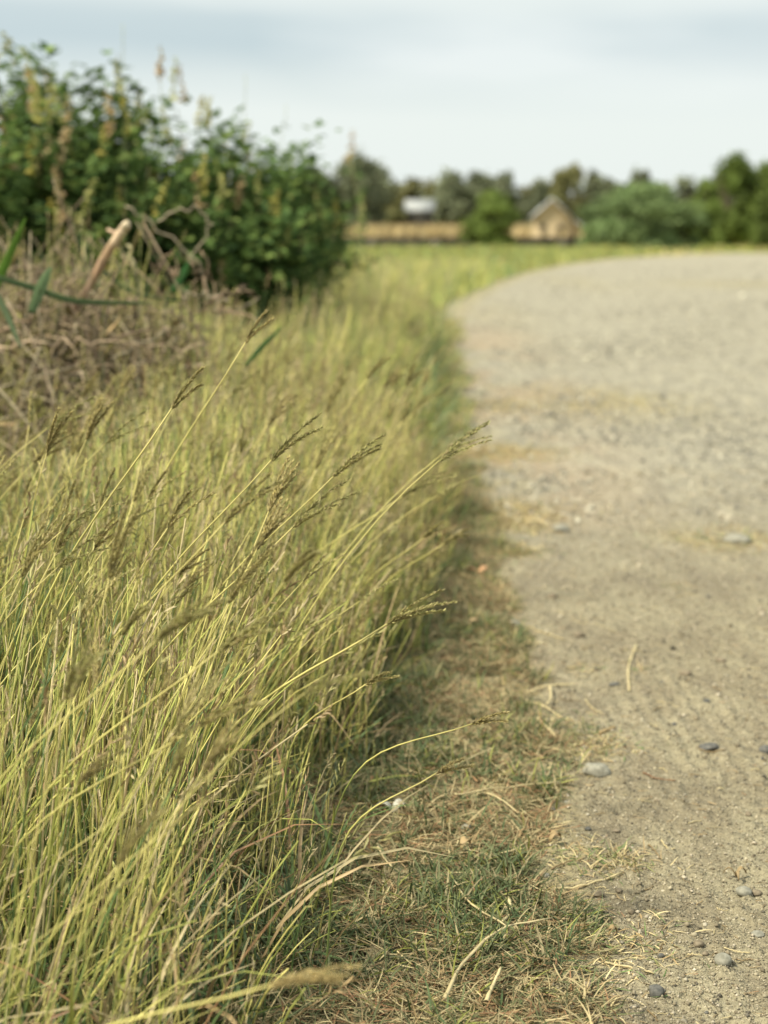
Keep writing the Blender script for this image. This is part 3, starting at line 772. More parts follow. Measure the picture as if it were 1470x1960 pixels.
strand('straw', [(850, 1957), (888, 1882), (960, 1825), (1056, 1792)], .0048, STR, 'long bent pale straw across the grass at the bottom', lift=.018)
strand('straw', [(972, 1746), (977, 1772), (960, 1798)], .0058, PALE, 'short kinked whitish straw above the long bent one', lift=.015)
strand('straw', [(868, 1722), (900, 1765), (968, 1810)], .0030, STR, 'slanting thin straw meeting the long bent one', lift=.015, flat=False)
strand('straw', [(930, 1962), (958, 1895)], .0045, PALE, 'short upright-looking pale straw at the very bottom', lift=.02)
strand('straw', [(1008, 1334), (1050, 1326), (1100, 1322)], .0042, STR, 'pale straw end poking from the verge, topmost of three', lift=.006)
strand('straw', [(1000, 1350), (1045, 1366), (1078, 1388)], .0035, PALE, 'pale straw slanting down, middle of three at the verge', lift=.006)
strand('straw', [(1052, 1330), (1054, 1352), (1046, 1368)], .004, PALE, 'small forked pale blade hooked over the middle straw', lift=.012)
strand('straw', [(1030, 1388), (1048, 1410), (1066, 1428)], .0060, PALE, 'broad whitish blade, lowest of three at the verge', lift=.007)
strand('dead_leaf', [(1148, 1414), (1162, 1406), (1177, 1401)], .0065, TAN*1.15, 'rolled tan leaf lying on the wheel track', 'leaf', flat=False)
strand('twig', [(1230, 1495), (1258, 1503), (1292, 1507)], .0028, RED*.7, 'reddish brown twig on the bare dirt', 'twig', flat=False)
strand('straw', [(1120, 1350), (1130, 1364), (1152, 1374)], .0022, STR, 'small hooked straw beyond the rolled leaf', flat=False)
strand('straw', [(722, 1654), (736, 1680), (751, 1707)], .0036, STR, 'short pale straw lying in the dead litter', lift=.02)
strand('straw', [(1158, 1856), (1190, 1862), (1252, 1876)], .0028, STR*.9, 'thin straw trailing from the grass runner', flat=False)
strand('straw', [(870, 1560), (960, 1540), (1070, 1525)], .0026, STR, 'long thin straw lying level in the mat grass', lift=.015, flat=False)
strand('straw', [(930, 1546), (960, 1566), (992, 1584)], .0034, STR, 'pale straw slanting below the level one', lift=.015)
strand('straw', [(860, 1510), (905, 1487), (945, 1466)], .0034, STR, 'pale straw resting on the browned mat grass', lift=.02)
strand('straw', [(1385, 1830), (1410, 1834), (1435, 1835)], .0018, STR, 'short straw right of the round pebble', flat=False)
strand('straw', [(1315, 1840), (1330, 1843), (1345, 1845)], .0018, STR*.8, 'tiny straw left of the round pebble', flat=False)
strand('twig', [(1338, 1450), (1365, 1452), (1387, 1454)], .0022, TAN*.8, 'thin twig along the foot of the flat dark chip', 'twig', flat=False)
strand('twig', [(1240, 1625), (1255, 1640), (1262, 1656)], .0022, TAN*.8, 'small brown twig above the pair of stones', 'twig', flat=False)
strand('twig', [(1055, 1672), (1085, 1662), (1118, 1658)], .0024, TAN*.8, 'thin brown runner curving onto the dirt', 'twig', flat=False)
strand('twig', [(1008, 1212), (1040, 1222), (1080, 1234)], .0030, STR*.9, 'tan twig beyond the clod at the verge', 'twig', flat=False)
strand('twig', [(1120, 1865), (1140, 1882), (1160, 1895)], .0028, TAN*.5, 'dark bent twig between the runner and the road', 'twig', flat=False)
strand('straw', [(1110, 1190), (1180, 1219), (1110, 1222)][:2], .0014, STR*.8, 'faint straw on the dirt far up the road', flat=False)
strand('straw', [(1020, 1000), (1038, 1002), (1045, 1012)], .005, PALE, 'blurred pale blade behind the grey stone', flat=False)
for i in range(90):
    PX = random.uniform(1000, 1480); PY = random.uniform(1120, 1955); q = gp(PX, PY)
    off = q.x-float(edge(q.y))
    if off < -0.03 or (off > .18 and random.random() < .4): continue
    ln = random.uniform(12, 45); a = random.gauss(0, .5)
    o = strand('straw', [(PX, PY), (PX+ln*.5*math.cos(a)+random.uniform(-3, 3), PY+ln*.3*math.sin(a)+random.uniform(-3, 3)), (PX+ln*math.cos(a), PY+ln*.6*math.sin(a))], random.uniform(.0010, .0020),
           random.choice([STR*.9, TAN, TAN*.7, PALE*.9]), 'thin short bit of straw on the bare dirt', group='short bits of straw on the dirt', flat=False, lift=.0012)
def leaf_thing(PX, PY, L_, W_, colr, label, lobes=1):
    q = gp(PX, PY); z = rz(q.x, q.y)
    mb = MB()
    for i in range(lobes):
        a = 2.2*i+random.uniform(0, 1); K = 8; s = np.linspace(0, 1, K)
        P = np.stack([s*L_*math.cos(a), s*L_*math.sin(a), 0.004+0.010*np.sin(s*3.0)], 1)
        mb.blades(P[None], np.array([[-math.sin(a), math.cos(a), .2]]), (W_*np.sin(np.clip(s*.93+.05, 0, 1)*np.pi)+.0006)[None], colr*random.uniform(.85, 1.1), .3)
    o = mb.build('dead_leaf', M_straw); o.location = (q.x, q.y, z)
    md = o.modifiers.new('thickness', 'SOLIDIFY'); md.thickness = 0.0004
    tag(o, label, 'leaf', 'dead leaves on the ground')
leaf_thing(1408, 1692, .016, .0035, TAN, 'shrivelled star-shaped tan leaf on the dirt at right', 4)
leaf_thing(1052, 1630, .018, .009, TAN*1.1, 'small tan oval leaf in the mat grass')
leaf_thing(882, 1652, .018, .010, TAN*1.1, 'tan papery leaf below the blue-grey pebble')
leaf_thing(752, 1572, .026, .014, np.array([.62, .60, .50]), 'whitish crumpled leaf in the grass below the stalks', 2)
leaf_thing(915, 1105, .035, .016, np.array([.55, .33, .18]), 'orange-brown dead leaf at the edge of the tall grass', 2)
leaf_thing(890, 1215, .04, .010, np.array([.5, .36, .2]), 'long tan folded leaf standing in the mat grass', 2)
leaf_thing(1165, 1815, .01, .006, TAN, 'small crumb of brown leaf on the dirt runner')

# ------------------------------------------------------------------ heap of cut brush
mb = MB()
n = 2100
cx, cy = -.86, 3.82
th = rng.uniform(0, 2*np.pi, n)
px_ = cx+rng.uniform(-.62, .42, n)+rng.normal(0, .06, n); py_ = cy+rng.normal(0, .30, n)
ln = rng.uniform(.15, .60, n)
K = 9; t = np.linspace(-.5, .5, K)[None]
cur = rng.normal(0, .9, (n, 1))
ax_ = th[:, None]+cur*t
X = px_[:, None]+np.cumsum(np.cos(ax_)*ln[:, None]/(K-1), 1)-ln[:, None]*.5*np.cos(th)[:, None]
Y = py_[:, None]+.7*(np.cumsum(np.sin(ax_)*ln[:, None]/(K-1), 1)-ln[:, None]*.5*np.sin(th)[:, None])
Z = gz(X, Y)+rng.uniform(0.0, .22, (n, 1))**1.0+rng.normal(0, .11, (n, 1))*t*2 + .03*np.cos(t*3)+.012
cb = pick(n, [np.array([.34, .27, .17]), np.array([.28, .22, .15]), np.array([.42, .36, .24]), np.array([.16, .12, .08]), OLV], [3, 3, 2, 2, 1.5])
cb = cb*.78
mb.tubes(np.stack([X, Y, Z], -1), rng.gamma(2, .0005, (n, 1))+.0006, 4, cb)
# dry leaf blades hanging in it
n = 6000
P0 = np.stack([cx+rng.uniform(-.62, .44, n), cy+rng.normal(0, .30, n), np.zeros(n)], 1); P0[:, 2] = gz(P0[:, 0], P0[:, 1])+rng.uniform(0, .22, n)
mb.leaves(P0, rng.normal(0, 1, (n, 3))*[1, 1, .6], rng.normal(0, 1, (n, 3)), rng.uniform(.04, .14, n), rng.uniform(.0025, .006, n), pick(n, [TAN, STR*.7, OLV, np.array([.30, .25, .17])], [3, 2, 2.5, 2]))
o = mb.build('brush_heap', M_bark); tag(o, 'tangled heap of dry brown cut stems beside the tall grass', 'brush', kind='stuff')

def stick(name, pts, r0, r1, colr, label, cat='twig', group='sticks and vines in the brush heap', mat=None, sides=7, K=18, wob=.006):
    pts = [Vector(p) for p in pts]; o0 = pts[0].copy()
    P = curve3([p-o0 for p in pts], K); P[1:-1] += rng.normal(0, wob, (K-2, 3))*[1, 1, 1]
    t = np.linspace(0, 1, K)
    mb = MB(); mb.tubes(P[None], (r0*(1-t)+r1*t)[None], sides, np.array(colr)); o = mb.build(name, mat or M_bark); o.location = o0
    tag(o, label, cat, group); return o
# cut branch with pale end
t_ = empty('cut_branch', dp(140, 590, 3.9)); base = Vector(t_.location)
tag(t_, 'thick reddish cut branch with a pale splintered end sticking out of the brush heap', 'branch')
tipp = dp(238, 436, 3.85)
P = curve3([(tipp-base)*-.25, (tipp-base)*.33+Vector((.004, 0, 0)), (tipp-base)*.66-Vector((.003, 0, 0)), tipp-base], 14)
tt = np.linspace(0, 1, 14)
mb = MB(); cols = np.array([np.array([.36, .235, .165])*(1-q*.15)+np.array([.06, .05, .0])*q+rng.normal(0, .012) for q in tt]); cols[-3:] = [.52, .40, .27]
mb.tubes(P[None], (.0095+.002*tt)[None], 9, cols[None]); ob = mb.build('bark', M_bark, t_, True)
mb = MB(); e = P[-1]; dv = (P[-1]-P[-2]); dv /= np.linalg.norm(dv)
Q = np.stack([e-dv*.002, e+dv*.010, e+dv*.018]); mb.tubes(Q[None], np.array([[.0118, .0105, .006]]), 9, (.62, .52, .36)); mb.build('cut_end', M_bark, t_)
mb = MB(); e = P[-2]; Q = np.stack([e, e+np.array([-.016, 0, .004]), e+np.array([-.030, 0, .012])]); mb.tubes(Q[None], np.array([[.006, .005, .003]]), 6, (.5, .36, .25)); mb.build('side_stub', M_bark, t_)

BR = [.26, .19, .125]; GY = [.30, .26, .18]; GN = [.13, .20, .11]
stick('vine', [dp(-20, 662, 3.55), dp(90, 660, 3.55), dp(160, 652, 3.55), dp(280, 662, 3.6), dp(400, 658, 3.7)], .0035, .0022, [.42, .32, .22], 'long pale horizontal vine along the front of the brush heap', 'vine')
stick('vine', [dp(240, 395, 4.3), dp(290, 430, 4.3), dp(370, 495, 4.3), dp(400, 560, 4.3), dp(430, 610, 4.3)], .0028, .002, GY, 'grey vine sloping down right across the dark shrub', 'vine')
stick('vine', [dp(300, 425, 4.2), dp(350, 402, 4.2), dp(402, 420, 4.2), dp(385, 465, 4.2), dp(340, 555, 4.2)], .0028, .002, GY, 'looping dry vine arched over the brush heap', 'vine')
stick('vine', [dp(245, 470, 3.9), dp(262, 540, 3.9), dp(285, 650, 3.9)], .0045, .003, [.30, .28, .16], 'upright greenish-brown stem right of the cut branch', 'stem')
stick('vine', [dp(-10, 640, 3.7), dp(70, 605, 3.7), dp(150, 580, 3.8), dp(260, 572, 3.9)], .0035, .002, BR, 'brown vine rising over the top of the heap', 'vine')
stick('vine', [dp(210, 690, 3.6), dp(300, 640, 3.7), dp(360, 625, 3.8)], .003, .002, GY, 'pale short vine at the right shoulder of the heap', 'vine')
stick('vine', [dp(330, 480, 4.0), dp(300, 530, 4.0), dp(320, 600, 4.0)], .0022, .0015, BR, 'crooked thin twig below the looping vine', 'vine')
stick('vine', [dp(385, 480, 4.1), dp(405, 540, 4.1), dp(420, 600, 4.1)], .003, .002, BR, 'thin brown stem at the right end of the heap', 'stem')
stick('vine', [dp(120, 620, 3.8), dp(190, 560, 3.8), dp(240, 500, 3.9)], .003, .002, BR, 'brown twig slanting beside the cut branch', 'twig')
for i in range(26):
    a = random.uniform(0, 420); b = random.uniform(520, 680); D = random.uniform(3.6, 4.3); L_ = random.uniform(60, 170); an = random.uniform(-2.6, .3)
    p = [dp(a, b, D), dp(a+L_*.5*math.cos(an)+random.uniform(-18, 18), b+L_*.4*math.sin(an)+random.uniform(-15, 10), D+random.uniform(-.1, .1)), dp(a+L_*math.cos(an), b+L_*.7*math.sin(an), D+random.uniform(-.15, .15))]
    stick('twig', p, .0028, .0015, random.choice([BR, GY, [.20, .15, .10]]), 'thin dry twig poking out of the tangled brush heap', 'twig', 'thin twigs of the brush heap')
# broad green blades at the far left
def blade(pts, wid, colr, label):
    pts = [Vector(p) for p in pts]; o0 = pts[0].copy(); P = curve3([p-o0 for p in pts], 16); t = np.linspace(0, 1, 16)
    mb = MB(); T = P[-1]-P[0]; W = np.cross(T, [0.1, 1, .3]); W /= np.linalg.norm(W)
    mb.blades(P[None], W[None], (wid*np.sin(np.clip(.12+.88*t, 0, 1)*np.pi)**.6+.0008)[None], np.array(colr), .35)
    o = mb.build('reed_leaf', M_leaf); o.location = o0
    md = o.modifiers.new('thickness', 'SOLIDIFY'); md.thickness = 0.0005
    tag(o, label, 'leaf', 'broad green blades by the brush heap')
blade([dp(-60, 640, 3.5), dp(0, 530, 3.5), dp(50, 415, 3.5)], .020, [.13, .25, .04], 'bright green blade rising at the far left edge')
blade([dp(-40, 520, 3.4), dp(60, 548, 3.4), dp(150, 575, 3.4), dp(300, 580, 3.4)], .014, [.16, .24, .12], 'blue-green blade lying level over the heap top')
blade([dp(60, 600, 3.4), dp(80, 550, 3.4), dp(98, 510, 3.4)], .022, [.16, .24, .12], 'short blue-green blade standing on the level one')
blade([dp(-20, 545, 3.3), dp(10, 590, 3.3), dp(42, 670, 3.3)], .014, [.18, .25, .14], 'blue-green blade drooping at the left edge')
blade([dp(330, 560, 4.0), dp(345, 535, 4.0), dp(362, 500, 4.0)], .018, [.08, .22, .07], 'small green leaf among the looping vines')
blade([dp(200, 520, 4.0), dp(260, 560, 4.0), dp(360, 578, 4.0)], .010, [.10, .19, .09], 'thin green blade across the middle of the heap')
blade([dp(470, 700, 3.6), dp(500, 665, 3.6), dp(540, 625, 3.6)], .010, [.08, .20, .07], 'dark green blade in the yellow grass right of the heap')

# ------------------------------------------------------------------ flowering shrubs on the left
def raceme(seed, kind):
    r_ = np.random.default_rng(seed); mb = MB(); L_ = r_.uniform(.16, .26)
    K = 6; s = np.linspace(0, 1, K)
    bend = r_.uniform(-.04, .05)
    P = np.stack([bend*s**2, .02*s, L_*s], 1); mb.tubes(P[None], (.0022*(1-.5*s))[None], 4, YGR*.5)
    m = 34
    u = r_.uniform(.12, 1, m); th = r_.uniform(0, 2*np.pi, m)
    B = np.stack([bend*u**2, .02*u, L_*u], 1)
    D = np.stack([np.cos(th), np.sin(th), r_.uniform(-.9, .2, m)], 1)
    col = {'yellow': [(.62, .54, .14), (.58, .56, .20)], 'orange': [(.55, .40, .22), (.60, .48, .28)], 'pod': [(.46, .48, .16), (.52, .50, .22)]}[kind]
    ln = 1.5*r_.uniform(.015, .026, m)*(1.25-.7*u) if kind != 'yellow' else 1.5*r_.uniform(.012, .022, m)*(1.2-.5*u)
    mb.leaves(B, D, r_.normal(0, 1, (m, 3)), ln, ln*.62, pick(m, col, [1, 1]))
    mb.leaves(B+D*.003, D+r_.normal(0, .3, (m, 3)), r_.normal(0, 1, (m, 3)), ln*.8, ln*.55, pick(m, col, [1, 1]))
    return mb.mesh('flower_spike', M_flower)
RAC = {k: [raceme(i*7+j, k) for j in range(3)] for i, k in enumerate(('yellow', 'orange', 'pod'))}
LG = [np.array([.125, .195, .055]), np.array([.095, .16, .05]), np.array([.18, .25, .07]), np.array([.07, .12, .042])]
def shrub(x, y, h, rad, nst, nleaf, label, seed, spikes=10, lf=.042, low=.08):
    r_ = np.random.default_rng(seed)
    h *= 1.14 if y < 7.3 and x < -.9 else 1.03; nleaf = int(nleaf*1.85)
    root = empty('flowering_shrub', (x, y, float(gz(x, y)))); tag(root, label, 'shrub', 'leafy flowering shrubs in a thicket')
    K = 9; t = np.linspace(0, 1, K)[None]
    az = r_.uniform(0, 2*np.pi, nst); rr = rad*np.sqrt(r_.uniform(.05, 1, nst))
    hh = h*r_.uniform(.74, 1.0, nst)*(1-.35*(rr/rad)**2)
    X = rr[:, None]*np.cos(az)[:, None]*(t**.8)*1.0 + r_.normal(0, .03, (nst, 1))*np.sin(t*5)
    Y = rr[:, None]*np.sin(az)[:, None]*(t**.8) + r_.normal(0, .03, (nst, 1))*np.sin(t*4)
    Z = hh[:, None]*t**.9
    P = np.stack([X, Y, Z], -1)
    mb = MB(); mb.tubes(P, (.007*(1.1-.8*t))*np.ones((nst, 1)), 5, np.array([.14, .13, .06])); mb.build('stems', M_bark, root)
    si = r_.integers(0, nst, nleaf); u = r_.uniform(low, 1, nleaf)**.75*(K-1); i = np.clip(u.astype(int), 0, K-2); f = (u-i)[:, None]
    B = P[si, i]*(1-f)+P[si, i+1]*f
    clump = r_.normal(0, 1, (nst*7, 3)); ci = si*7+(u/(K-1)*6.99).astype(int)
    B = B + clump[ci]*[.07, .07, .05] + r_.normal(0, .05, (nleaf, 3))
    B[:, 2] = np.maximum(B[:, 2], .03)
    d0 = r_.normal(0, 1, (nleaf, 3)); d0[:, 2] = np.abs(d0[:, 2])*.3-.1; d0 /= np.linalg.norm(d0, axis=1, keepdims=True)
    nn = np.stack([r_.normal(0, .45, nleaf), r_.normal(-.1, .45, nleaf), np.ones(nleaf)], 1)
    side = np.cross(d0, nn); side /= np.linalg.norm(side, axis=1, keepdims=True)
    tone = pick(nleaf, LG, [3, 3, 1.6, 2])*(.8+.4*r_.random((nst*7, 1))[ci])
    lb = MB()
    lf = lf*1.05
    for q in (-1, 0, 1):
        lb.leaves(B+d0*.006, d0*(1 if q == 0 else .55)+side*q*.8, nn+r_.normal(0, .2, nn.shape), lf*r_.uniform(.7, 1.15, nleaf)*(1 if q == 0 else .85), lf*.62*r_.uniform(.8, 1.1, nleaf), tone)
    lb.build('foliage', M_leaf, root)
    for s in range(int(spikes*1.5)):
        j = int(r_.integers(0, nst)); ft = r_.uniform(.62, 1.0) if r_.random() < .5 else 1.0
        # pick outer stems facing the camera for the lower ones
        if ft < 1 and P[j, -1, 1] > 0: j = int(np.argmin(P[:, -1, 1]+r_.normal(0, .2, nst)))
        ii = min(int(ft*(K-1)), K-1); p = P[j, ii] + np.array([r_.normal(0, .05), -abs(r_.normal(0, .08)) if ft < 1 else 0, .02])
        if ft < 1:
            a_ = r_.uniform(-.2, np.pi+.2); zz_ = r_.uniform(.3, .85)*h; q_ = rad*(1.08-.3*(zz_/h)**2); p = np.array([q_*math.cos(a_), -q_*math.sin(a_)*1.05, zz_])
        kd = r_.choice(['yellow', 'orange', 'pod'], p=[.40, .17, .43])
        o = link('flower_spike', random.choice(RAC[kd]), root, tuple(p), (r_.normal(0, .25), r_.normal(0, .2), r_.uniform(0, 6)))
        sc_ = r_.uniform(.6, .95); o.scale = (sc_,)*3
    return root
SH = [
    (-2.15, 6.3, 1.30, .55, 34, 3600, 'tall dark green flowering shrub cut by the left edge', 1, 13),
    (-1.62, 5.75, 1.18, .50, 34, 3800, 'dark leafy shrub with yellow spikes behind the cut branch', 2, 14),
    (-1.30, 6.7, 1.42, .48, 34, 3800, 'tallest shrub of the thicket, topped with a high yellow spike', 3, 16),
    (-1.02, 6.1, 1.08, .44, 30, 3400, 'dense shrub with orange spikes behind the looping vines', 4, 12),
    (-.80, 7.2, 1.26, .42, 28, 3000, 'shrub with an orange spike on its top right shoulder', 5, 10),
    (-.62, 8.0, 1.22, .38, 22, 2400, 'looser shrub whose rounded top stands against the sky', 6, 8),
    (-.68, 7.0, .85, .36, 24, 2400, 'low front shrub where the thicket meets the yellow grass', 7, 6),
    (-.66, 9.6, 1.10, .34, 18, 1500, 'open shrub with thin shoots right of the rounded top', 8, 8),
    (-.62, 11.5, .98, .30, 18, 1300, 'lower shrub near the thin end of the thicket', 9, 6),
    (-.74, 14.0, .98, .34, 18, 1200, 'shrub at the far end of the thicket above the grass', 10, 5),
    (-2.5, 8.2, 1.50, .7, 34, 3000, 'shrub behind the tall one at the left edge', 11, 10),
    (-1.7, 8.4, 1.50, .6, 34, 3000, 'shrub at the back of the thicket, between the two tallest', 12, 10),
    (-1.25, 9.5, 1.35, .55, 26, 2200, 'back shrub seen through gaps above the orange spikes', 13, 8),
    (-.42, 10.6, .55, .20, 12, 500, 'low loose shrub at the foot of the thicket end', 15, 3),
    (-.36, 13.2, .50, .20, 10, 350, 'small wispy shrub standing past the thicket end', 16, 3),
    (-1.1, 17.5, 1.15, .5, 20, 2000, 'small far shrub beyond the thicket end', 14, 5),
]
for a in SH: shrub(*a[:6], a[6], a[7], a[8])
# thin wild shoots rising above the thicket
for i, (PX, PY, D) in enumerate([(235, 45, 6.4), (310, 95, 6.6), (548, 200, 8), (470, 140, 7.2)]):
    tp = dp(PX, PY, D); bs = Vector((tp.x-.1+random.uniform(-.1, .1), D, float(gz(tp.x, D))))
    stick('shoot', [bs, (bs+tp)/2+Vector((random.uniform(-.03, .03), 0, .05)), tp], 
          .0022, .0012, [.30, .33, .16], 'thin bare shoot rising above the thicket against the sky', 'shoot', 'thin shoots above the thicket', wob=.003)

# one tall plant shoot standing alone on the grass (right of the thicket)
root = empty('wild_shoot', (dp(690, 470, 11.5).x, 11.5, 0)); tag(root, 'slender pale-flowered shoot standing alone right of the thicket', 'plant')
mb = MB(); tp = dp(668, 285, 11.5); P = curve3([Vector((0, 0, 0)), Vector((.03, 0, .6)), Vector((tp.x-root.location.x, 0, tp.z))], 10)
mb.tubes(P[None], (.008*(1-.6*np.linspace(0, 1, 10)))[None], 5, np.array([.30, .30, .14])); mb.build('stem', M_bark, root)
for f_, kd in ((9, 'orange'), (6, 'pod')):
    o = link('flower_spike', RAC[kd][0], root, tuple(P[f_]-np.array([0, 0, .12])), (0, 0.2, 1)); o.scale = (1.2,)*3
mb = MB(); n = 60; B = P[rng.integers(1, 9, n)]+rng.normal(0, .03, (n, 3)); mb.leaves(B, rng.normal(0, 1, (n, 3)), rng.normal(0, 1, (n, 3)), rng.uniform(.04, .08, n), .03, pick(n, LG, [1, 1, 1, 1])); mb.build('leaves', M_leaf, root)

# ------------------------------------------------------------------ trees and bushes beyond
def crown_tree(name, x, y, h, wd, label, seed, cols, nleaf=5200, lf=.16, trunk_h=.25, cat='tree', group='trees and bushes beyond the road', dp_=None, top=1.0, z0=None, sink=0.0):
    r_ = np.random.default_rng(seed)
    zb = float(gz(x, y)) if z0 is None else z0
    root = empty(name, (x, y, zb)); tag(root, label, cat, group)
    dd = dp_ or wd
    # limbs
    nb = 9; K = 7; t = np.linspace(0, 1, K)[None]
    az = r_.uniform(0, 2*np.pi, nb); rr = r_.uniform(.25, .85, nb)*wd/2; hh = h*r_.uniform(.6, .95, nb)
    b0 = h*trunk_h*r_.uniform(.5, 1, nb)
    P = np.stack([rr[:, None]*np.cos(az)[:, None]*t, rr[:, None]*np.sin(az)[:, None]*t*dd/wd, b0[:, None]*(1-t)+hh[:, None]*t], -1)
    mb = MB()
    T = curve3([(0, 0, -.1), (h*.02, 0, h*.4), (-h*.01, 0, h*.85)], 9)
    mb.tubes(T[None], (h*.028*(1.1-.85*np.linspace(0, 1, 9)))[None], 8, np.array([.12, .095, .065]))
    mb.tubes(P, h*.011*(1.1-.8*t)*np.ones((nb, 1)), 5, np.array([.12, .095, .065])); mb.build('trunk', M_bark, root)
    # lumps of leaves
    nl = 26
    lz = r_.uniform(trunk_h, .93, nl); prof = np.sin(np.clip((lz-trunk_h*.6)/(1.02-trunk_h*.6), 0, 1)**.8*np.pi)**.55
    la = r_.uniform(0, 2*np.pi, nl); lr = np.sqrt(r_.uniform(.02, 1, nl))*prof*.40
    Cn = np.stack([lr*np.cos(la)*wd, lr*np.sin(la)*dd, lz*h*top], 1)
    sz = r_.uniform(.11, .21, nl)
    li = r_.integers(0, nl, nleaf)
    u = r_.normal(0, 1, (nleaf, 3)); u /= np.linalg.norm(u, axis=1, keepdims=True); u *= (r_.random((nleaf, 1))**.45)*r_.uniform(.8, 1.25, (nleaf, 1))
    B = Cn[li] + u*sz[li][:, None]*[wd, dd, h*.75]
    B[:, 2] = np.maximum(B[:, 2], .05)
    tone = pick(nleaf, cols, [1]*len(cols))*(.72+.56*r_.random((nl, 1))[li])
    D = r_.normal(0, 1, (nleaf, 3)); D[:, 2] -= .2
    nn = u + np.array([0, 0, .6]) + r_.normal(0, .4, u.shape)
    mb = MB(); mb.leaves(B, D, nn, lf*r_.uniform(.6, 1.3, nleaf), lf*.55, tone); mb.build('crown', M_far, root)
    return root
DG = [np.array([.12, .17, .04]), np.array([.14, .20, .045]), np.array([.17, .23, .05])]
OG = [np.array([.20, .20, .085]), np.array([.24, .235, .10]), np.array([.16, .17, .07])]  # olive foliage, lightened further to imitate haze
BG = [np.array([.18, .26, .10]), np.array([.22, .30, .12]), np.array([.13, .19, .08])]
GG = [np.array([.17, .195, .115]), np.array([.19, .215, .125]), np.array([.15, .17, .105])]  # distant crowns: haze is put into the leaf colour by paling it
def treepx(name, X0, X1, Yt, D, label, seed, cols, **k):
    xc = ((X0+X1)/2-735)/FPX*D; wd = (X1-X0)/FPX*D; h = CAMH+(426-Yt)/FPX*D-float(gz(xc, D))
    return crown_tree(name, xc, D, h, wd, label, seed, cols, **k)
treepx('bush', 1115, 1335, 352, 47, 'wide round green bush at the far side of the road bend', 21, BG, nleaf=9000, lf=.13, trunk_h=.05, cat='bush')
treepx('bush', 1020+60, 1200, 395, 52, 'low green bush leaning against the left of the wide round one', 22, BG, nleaf=4000, lf=.13, trunk_h=.05, cat='bush')
treepx('bush', 875, 1008, 372, 66, 'small round dark bush left of the tan hut', 23, DG, nleaf=7000, lf=.15, trunk_h=.04, cat='bush')
treepx('bush', 1245, 1350, 400, 54, 'low dark bush filling the gap right of the wide round one', 33, BG, nleaf=4500, lf=.14, trunk_h=.0, cat='bush')
treepx('tree', 1345, 1450, 288, 50, 'bushy tree with a pointed top at the right', 24, DG, nleaf=9000, lf=.15, trunk_h=.05)
treepx('tree', 1410, 1530, 312, 47, 'full green tree cut by the right edge', 25, DG, nleaf=9000, lf=.15, trunk_h=.05)
treepx('tree', 1290, 1400, 350, 56, 'dark tree between the wide bush and the pointed tree', 26, DG, nleaf=8000, lf=.16, trunk_h=.0)
treepx('tree', 1500, 1640, 290, 52, 'tall green tree just past the right edge', 27, DG, nleaf=5000, lf=.2, trunk_h=.08)
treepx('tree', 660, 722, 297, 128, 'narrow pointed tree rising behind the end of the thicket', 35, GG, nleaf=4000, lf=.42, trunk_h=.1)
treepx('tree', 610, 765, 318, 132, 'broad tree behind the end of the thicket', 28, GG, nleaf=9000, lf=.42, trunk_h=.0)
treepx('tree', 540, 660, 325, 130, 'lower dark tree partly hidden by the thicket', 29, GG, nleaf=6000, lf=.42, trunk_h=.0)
treepx('tree', 1040, 1120, 322, 95, 'pale olive tree above the hut roof', 30, OG, nleaf=5000, lf=.25)
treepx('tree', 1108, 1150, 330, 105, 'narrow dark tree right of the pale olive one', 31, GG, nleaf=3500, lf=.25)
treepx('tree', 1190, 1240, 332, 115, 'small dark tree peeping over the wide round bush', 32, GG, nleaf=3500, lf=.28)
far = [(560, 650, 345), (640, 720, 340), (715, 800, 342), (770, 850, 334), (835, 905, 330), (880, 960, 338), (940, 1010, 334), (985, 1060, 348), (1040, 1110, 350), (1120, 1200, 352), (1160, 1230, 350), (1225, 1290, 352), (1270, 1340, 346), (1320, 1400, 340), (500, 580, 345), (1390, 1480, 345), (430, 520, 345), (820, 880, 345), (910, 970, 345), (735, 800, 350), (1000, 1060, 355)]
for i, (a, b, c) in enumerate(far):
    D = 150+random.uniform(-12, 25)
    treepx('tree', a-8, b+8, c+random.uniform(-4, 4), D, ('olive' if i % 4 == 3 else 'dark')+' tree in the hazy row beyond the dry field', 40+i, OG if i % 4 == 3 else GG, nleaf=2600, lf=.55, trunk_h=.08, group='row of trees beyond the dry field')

# dry crop field, verge grass and far clumps
mb = MB()
n = 26000; x = rng.uniform(-45, 42, n); y = rng.uniform(72, 150, n)
k = (np.abs(x) < y*.33); x, y = x[k], y[k]; n = len(x)
P0 = np.stack([x, y, gz(x, y)], 1); D = np.stack([rng.normal(.1, .25, n), rng.normal(0, .25, n), np.ones(n)], 1)
mb.leaves(P0, D, rng.normal(0, 1, (n, 3))*[1, 1, .1], rng.uniform(.75, 1.15, n), rng.uniform(.10, .22, n), pick(n, [(.46, .36, .19), (.52, .42, .23), (.40, .31, .16)], [1, 1, 1]))
o = mb.build('dry_crop', M_far); tag(o, 'pale standing dry crop in the field behind the low wall', 'crop', kind='stuff')
mb = MB()
n = 30000; x = rng.uniform(-22, 36, n); y = rng.uniform(38, 60, n)
k = (x < edge(y)-.1) & (np.abs(x) < y*.4); x, y = x[k], y[k]; n = len(x)
P0 = np.stack([x, y, gz(x, y)], 1); D = np.stack([rng.normal(.1, .35, n), rng.normal(0, .35, n), np.ones(n)], 1)
mb.leaves(P0, D, rng.normal(0, 1, (n, 3))*[1, 1, .1], rng.uniform(.06, .20, n), rng.uniform(.03, .07, n), pick(n, [YGR*.8, GRN*1.4, YEL*.8, STR*.8], [2.5, 2, 1, 1.4]))
o = mb.build('verge_grass', M_far); tag(o, 'green and yellow grass on the far side of the road bend', 'grass', kind='stuff')

